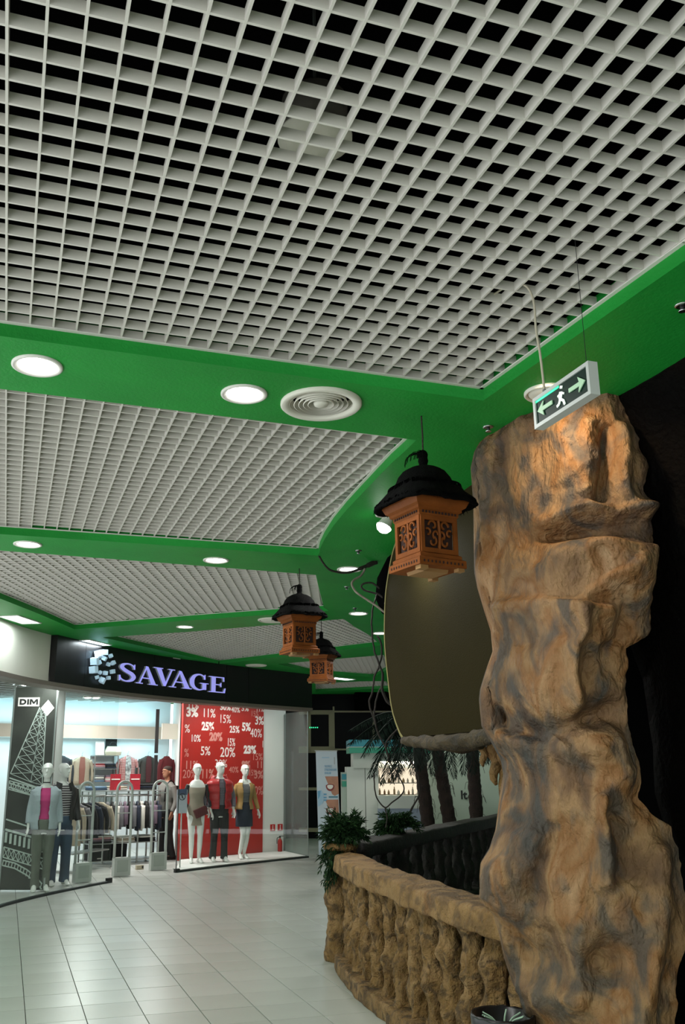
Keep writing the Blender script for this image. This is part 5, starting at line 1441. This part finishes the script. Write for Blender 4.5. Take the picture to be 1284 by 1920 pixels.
for a, z, l, cs, w in [(-.44, .938, 'cream folded clothes on the left upper rack shelf', ['white', 'white', 'beige'], .40), (-.44, .628, 'pink and grey folded clothes on the left middle rack shelf', ['grey', 'pink', 'grey', 'pink'], .40), (-.44, .368, 'pink folded clothes above the black bins', ['black', 'mauve', 'pink', 'white'], .40),
                     (.05, .368, 'white folded clothes in the middle of the rack', ['white', 'beige', 'white'], .36), (.47, .938, 'navy folded clothes on the right upper rack shelf', ['navy', 'navy', 'white'], .36), (.47, .628, 'grey striped folded clothes on the right middle rack shelf', ['grey', 'navy', 'grey', 'white'], .36), (.47, .368, 'black folded clothes on the right lower rack shelf', ['black', 'black', 'white'], .36)]:
    x, y = onrk(a, -.05); folded(x, y, z, l, cs, R(17), w, .40)
for i, a in enumerate((-.46, -.10)):
    x, y = onrk(a, -.05); t = empty('fabric_bin', (x, y, .07), R(17)); T(t, ['black storage bin at the left end of the rack bottom', 'black storage bin in the middle of the rack bottom'][i], 'storage bin', 'black bins under the rack')
    mb = MB(); mb.rings([[(p * q, r * q, z) for p, r in ((-.17, -.18), (.17, -.18), (.17, .18), (-.17, .18))] for z, q in ((0, .95), (.27, 1.0), (.27, .93), (.03, .88))]); mb.build('bin_body', CL['black'], t)
    MB().box((.0, -.183, .04), (.10, .006, .02)).build('bin_tag', CL['white'], t)
for i, (a, l) in enumerate(((-.20, 'left red price card on the wide clothes rack'), (.20, 'right red price card on the wide clothes rack'))):
    x, y = onrk(a, -.16); t = empty('price_card', (x, y, 1.295), R(17)); T(t, l, 'card', 'red price cards')
    MB().box((0, 0, .15), (.21, .012, .29)).build('card_face', M('card_red', 'a51b2c', .5), t)
    MB().box((0, -.008, .20), (.17, .004, .02)).build('card_line', m_pct, t); MB().box((0, 0, .0), (.12, .06, .01)).build('card_foot', m_alu, t)
for a, b, l, cs in [(-.5, .02, 'blue folded jeans on top of the wide rack', ['denim', 'blue']), (.48, .0, 'dark folded clothes on the right end of the rack top', ['black', 'navy', 'black']), (-.08, .05, 'cream folded cloth between the red price cards', ['white', 'beige'])]:
    x, y = onrk(a, b); folded(x, y, 1.296, l, cs, R(17), .34, .28)
# left coat rack
rk2 = empty('coat_rack', (1.42, 16.75, 0), R(50)); T(rk2, 'low metal coat rack behind the first gate', 'clothes rack')
MB().tube([(-.55, 0, .0), (-.55, 0, 1.22), (.55, 0, 1.22), (.55, 0, 0)], .014, 8).build('rail_frame', m_alu, rk2); 
for sx in (-.55, .55): MB().box((sx, 0, .02), (.05, .4, .04)).build('foot', m_alu, rk2)
m_rbt = MB().box((0, 0, .30), (1.08, .30, .02)).build('lower_shelf', m_alu, rk2)
for i, (c, l) in enumerate((('beige', 'long beige coat on the low coat rack'), ('grey', 'grey coat second on the low coat rack'), ('black', 'black coat in the middle of the low coat rack'), ('navy', 'navy coat fourth on the low coat rack'), ('black', 'short black coat at the far end of the low coat rack'), ('beige', 'beige jacket last on the low coat rack'))):
    a = -.45 + .17 * i; v = Matrix.Rotation(R(50), 4, 'Z') @ Vector((a, 0, 0))
    t = empty('hanging_garment', (1.42 + v.x, 16.75 + v.y, 1.165), R(50 - 62)); T(t, l, 'garment', 'coats on the low rack')
    hung('g', None, .74 - .03 * i, .42, .05, True, i).build('cloth', CL[c], t, True); link('hanger', base_h['hg'], None, t)

# sign stand with a no-entry symbol inside the right window
t = empty('sign_stand', (3.02, 16.30, 0), R(5)); T(t, 'grey notice stand with a ringed symbol beside the entrance', 'sign stand')
MB().tube([(0, 0, 0), (0, 0, .95)], .012, 8).build('pole', m_gate, t, True); MB().box((0, 0, .01), (.2, .2, .02)).build('base', m_gate, t)
MB().box((0, 0, 1.13), (.19, .015, .40)).build('notice_panel', M('notice', 'b8bcc6', .6), t)
MB().box((0, -.002, 1.29), (.17, .016, .10)).build('blue_band', M('notice_blue', '44506e', .6), t)
MB().tube([(.055 * math.cos(2 * math.pi * k / 20), -.011, 1.21 + .055 * math.sin(2 * math.pi * k / 20)) for k in range(21)], .006, 6).tube([(-.035, -.011, 1.25), (.035, -.011, 1.17)], .005, 6).tube([(.0, -.011, 1.185), (.005, -.011, 1.235)], .008, 6).build('ring_symbol', m_dark, t)

# ================================================================== FAR BACKGROUND
def DP(D, a, z):
    p = FWD * D + LATX * a; return (p.x, p.y, z)
def fz(px, D): return (px - 555) * .00982 * D / 17.0
def zz(py, D): return 1.70 - (py - 1440) * (.0096 * D / 17.0 + (.0002 if py < 1400 else 0))
BROT = -YAW
m_frame = M('frame_olive', '8d876c', .6)
m_darkglass = M('dark_glass', '050607', .35, spec=.08)
wb = empty('wall_back', DP(23.5, 1.6, 0), BROT); K(wb, 'structure', 'dark glazed wall closing the far end of the corridor')
D0 = 23.5
def wbx(x0, x1, y0, y1, th, mat, name, dy=0):
    a0, a1, z0, z1 = fz(x0, D0) - 1.6, fz(x1, D0) - 1.6, zz(y1, D0), zz(y0, D0)
    return MB().box(((a0 + a1) / 2, dy, (z0 + z1) / 2), (a1 - a0, th, z1 - z0)).build(name, mat, wb)
MB().box((3.5, .1, 1.8), (13, .06, 3.6)).build('dark_glazing', m_darkglass, wb)
for x0, x1, y0, y1 in [(560, 624, 1333, 1341), (617, 625, 1333, 1405), (625, 628, 1326, 1580), (560, 626, 1400, 1412), (626, 800, 1334, 1337), (626, 760, 1404, 1407), (560, 612, 1476, 1481), (560, 612, 1549, 1556), (578, 583, 1333, 1412), (700, 703, 1326, 1560)]:
    wbx(x0, x1, y0, y1, .06, m_frame, 'frame_bar')
for i in range(5): wbx(580.5 + i * 3.6, 582 + i * 3.6, 1364.5, 1366.5, .02, EM('led_green', (.05, .9, .35), 2.0) if i == 0 else bpy.data.materials['led_green'], 'indicator_light', -.05)
K(MB().box((3.5, .0, 0), (13, .5, .55)).build('trim_4', m_black, None, False, DP(23.2, 4.5, 3.40), (0, 0, BROT)), label='dark ceiling edge above the far glazing')

# roll-up banner with two smiles
bn = empty('roll_up_banner', (6.12, 17.30, 0), R(-17)); T(bn, 'white roll-up banner with two smiling mouths beside the shop corner', 'banner')
MB().box((0, 0, .04), (.50, .16, .07)).build('base', m_alu, bn)
bt = math.sin(R(-2))
MB().rings([[(-.22 + .02, -.008, .06), (.22 + .02, -.008, .06), (.22 + .02, .008, .06), (-.22 + .02, .008, .06)], [(-.22 - .03, -.008, 2.02), (.20 - .03, -.008, 2.02), (.20 - .03, .008, 2.02), (-.22 - .03, .008, 2.02)]]).build('sheet', M('banner_white', 'c6d2de', .6), bn)
MB().box((-.045, 0, 2.03), (.45, .025, .02)).build('top_bar', m_alu, bn)
m_sk = M('print_skin', 'c08a72', .6, var=(8, .2)); m_lip = M('print_lip', '8a3a38', .5); m_teeth = M('print_teeth', 'ece8e2', .5); m_pblue = M('print_blue', '6aa3c8', .6); m_pblue2 = M('print_paleblue', 'a3c4dc', .6)
Xb = Matrix.Rotation(R(90), 4, 'X')
def flat(poly, z, mat, name, parent, dy=-.0105):
    return MB().prism(poly, 0, .002, X=Matrix.Translation((0, dy, z)) @ Xb).build(name, mat, parent)
for z, sc in ((1.37, 1.0), (.93, 1.0)):
    f = flat([(-.07, .17), (.19, .17), (.20, -.16), (.12, -.20), (.07, -.17), (.0, .0)], z, m_sk, 'print_face', bn)
    flat([(.03 + .085 * math.cos(a) * (1 if math.sin(a) < 0 else 1), .01 + (.10 if math.sin(a) < 0 else .035) * math.sin(a)) for a in [2 * math.pi * k / 18 for k in range(18)]], z - .02, m_lip, 'print_lips', f, -.013)
    flat([(.03 + .06 * math.cos(a), .01 + (.062 if math.sin(a) < 0 else .02) * math.sin(a)) for a in [2 * math.pi * k / 18 for k in range(18)]], z - .02, m_teeth, 'print_teeth', f, -.0155)
flat([(-.22, .14), (-.14, .16), (-.10, .05), (-.11, -.08), (-.21, -.16)], 1.12, m_pblue2, 'print_swirl', bn)
flat([(-.22, .14), (-.16, .15), (-.17, .05), (-.21, -.02)], 1.12, m_pblue, 'print_swirl', bn, -.012)
flat([(.0, .012), (.18, .012), (.18, -.012), (.0, -.012)], 1.15, M('print_teal', '3f7f96', .6), 'print_bar', bn, -.013)
for i, (txt, z, sz) in enumerate((('МАСТЕРСТВО', 1.70, .055), ('УЛЫБОК', 1.58, .055))): pass
for z, w in ((1.73, .15), (1.665, .24), (1.60, .13)):
    me = textmesh({1.73: 'ЭКСПРЕСС', 1.665: 'ОТБЕЛИВАНИЕ', 1.60: 'ЗУБОВ'}[z], .055, .001, .001); hw = max(abs(v.co.x) for v in me.vertices)
    for v in me.vertices: v.co.x *= w / (2 * hw) if hw else 1
    link('print_text', me, m_pblue, bn, False, (-.08 + w / 2 - .0, -.011, z), (R(90), 0, 0))
for z in (1.20, 1.14, 1.09): flat([(-.10, .014), (-.04, .014), (-.04, -.014), (-.10, -.014)], z, m_pblue, 'print_line', bn, -.0125)
flat([(-.13, .010), (.02, .010), (.02, -.010), (-.13, -.010)], 1.90, m_pblue2, 'print_logo', bn)
flat([(.115, .07), (.125, .07), (.125, -.07), (.115, -.07)], 1.84, m_grey, 'print_mark', bn)

# kiosk with teal canopy and a lit showcase
m_kio = M('kiosk_white', 'b9beb6', .6); m_teal = M('teal', '2c7f8c', .5); m_tealg = M('teal_green', '2f8a70', .5); m_shelfglass = M('showcase_shelf', 'b7b3aa', .3)
DK = 15.5
ko = empty('kiosk', DP(DK, 1.6, 0), BROT); T(ko, 'pale kiosk with teal canopy and a bright lit showcase', 'kiosk')
def kx(x0, x1, y0, y1, th, mat, name, dy=0, parent=None):
    a0, a1, z0, z1 = fz(x0, DK) - 1.6, fz(x1, DK) - 1.6, zz(y1, DK), zz(y0, DK)
    return MB().box(((a0 + a1) / 2, dy, (z0 + z1) / 2), (a1 - a0, th, z1 - z0)).build(name, mat, parent or ko)
kx(652, 800, 1390, 1401.5, .9, m_teal, 'canopy_band', -.05); kx(652, 800, 1402.8, 1413, .9, m_tealg, 'canopy_band', -.05); kx(652, 800, 1401.5, 1402.8, .88, m_white, 'canopy_stripe', -.05)
kx(660, 800, 1413, 1440, .7, m_kio, 'body_top')
for x0, x1 in ((648, 681), (682, 703)): kx(x0, x1, 1438, 1610, .6, m_kio, 'body_panel')
kx(640, 648, 1448, 1610, .5, M('kiosk_edge', '9aa69a', .6), 'side_panel', .05); kx(640, 648, 1451, 1461, .52, m_teal, 'side_band', .05); kx(640, 648, 1464, 1474, .52, m_tealg, 'side_band', .05)
kx(703, 793, 1489, 1512, .7, m_kio, 'counter', -.1); kx(703, 793, 1512, 1610, .6, M('counter_front', '98a3b5', .5), 'counter_front')
kx(703, 793, 1425, 1489, .04, EM('showcase_back', (1, .84, .62), 1.05), 'lit_back', .35)
kx(703, 706, 1425, 1489, .6, m_kio, 'showcase_side'); kx(790, 793, 1425, 1489, .6, m_kio, 'showcase_side')
for y in (1467,): kx(706, 790, y, y + 1.5, .4, m_shelfglass, 'showcase_shelf', .1)
kx(703, 793, 1424, 1426, .6, m_white, 'showcase_top')
area('showcase_light', (fz(748, DK) - 1.6, -.28, zz(1428, DK)), (.7, .2), 45, (1, .86, .66), 'RECTANGLE', parent=ko)
rnd = random.Random(11)
bm_ = [M('bottle_%d' % i, c, .35) for i, c in enumerate(('d8b98c', 'e6dcc8', 'b88f62', 'f0ead8'))]
for row, yb in enumerate((1467, 1489)):
    for i in range(9):
        x = 711 + i * 9 + rnd.uniform(-1, 1); w = rnd.uniform(.014, .024); h = rnd.uniform(.07, .13)
        p = ko.matrix_world.copy()
        loc = Matrix.Translation(ko.location) @ Matrix.Rotation(BROT, 4, 'Z') @ Vector((fz(x, DK) - 1.6, .06, zz(yb, DK)))
        o = MB().lathe([(0, 0), (w, 0), (w, h * .6), (w * .45, h * .78), (w * .45, h)], 12).build('bottle', bm_[rnd.randrange(4)], None, True, loc)
        T(o, '%s bottle from the left on the %s of the lit kiosk showcase' % (ORD[i], ['upper shelf', 'lower level'][row]), 'bottle', ['bottles on the upper showcase shelf', 'bottles on the lower showcase level'][row])
# pale partition with lettering right of the kiosk
pt = empty('partition_wall', DP(16.5, 3.0, 0), BROT); T(pt, 'pale green partition with black letters behind the palm trunks', 'partition')
def pxx(x): return fz(x, 16.5) - 3.0
MB().box(((pxx(795) + pxx(960)) / 2, 0, 1.05), (pxx(960) - pxx(795), .08, 2.1)).build('panel', M('partition_pale', 'a9b8a8', .7), pt)
link('lettering', textmesh('It', .20, .004, .006), m_dark, pt, False, (pxx(866), -.046, zz(1490, 16.5)), (R(90), 0, 0))
# unseen wall added to block world light, then hidden downlights beyond the atrium
K(MB().box((13.9, 11.5, 1.8), (.1, 32, 3.6)).build('light_block_right', m_black), label='added unseen black wall that blocks world light at the far right')
for i, (a, D) in enumerate(((2.2, 14.2), (3.2, 15.2))):
    p = DP(D, a, ZB); downlight(p[0], p[1], ['round ceiling downlight over the kiosk hidden behind the olive panel', 'round ceiling downlight over the partition hidden behind the olive panel'][i])
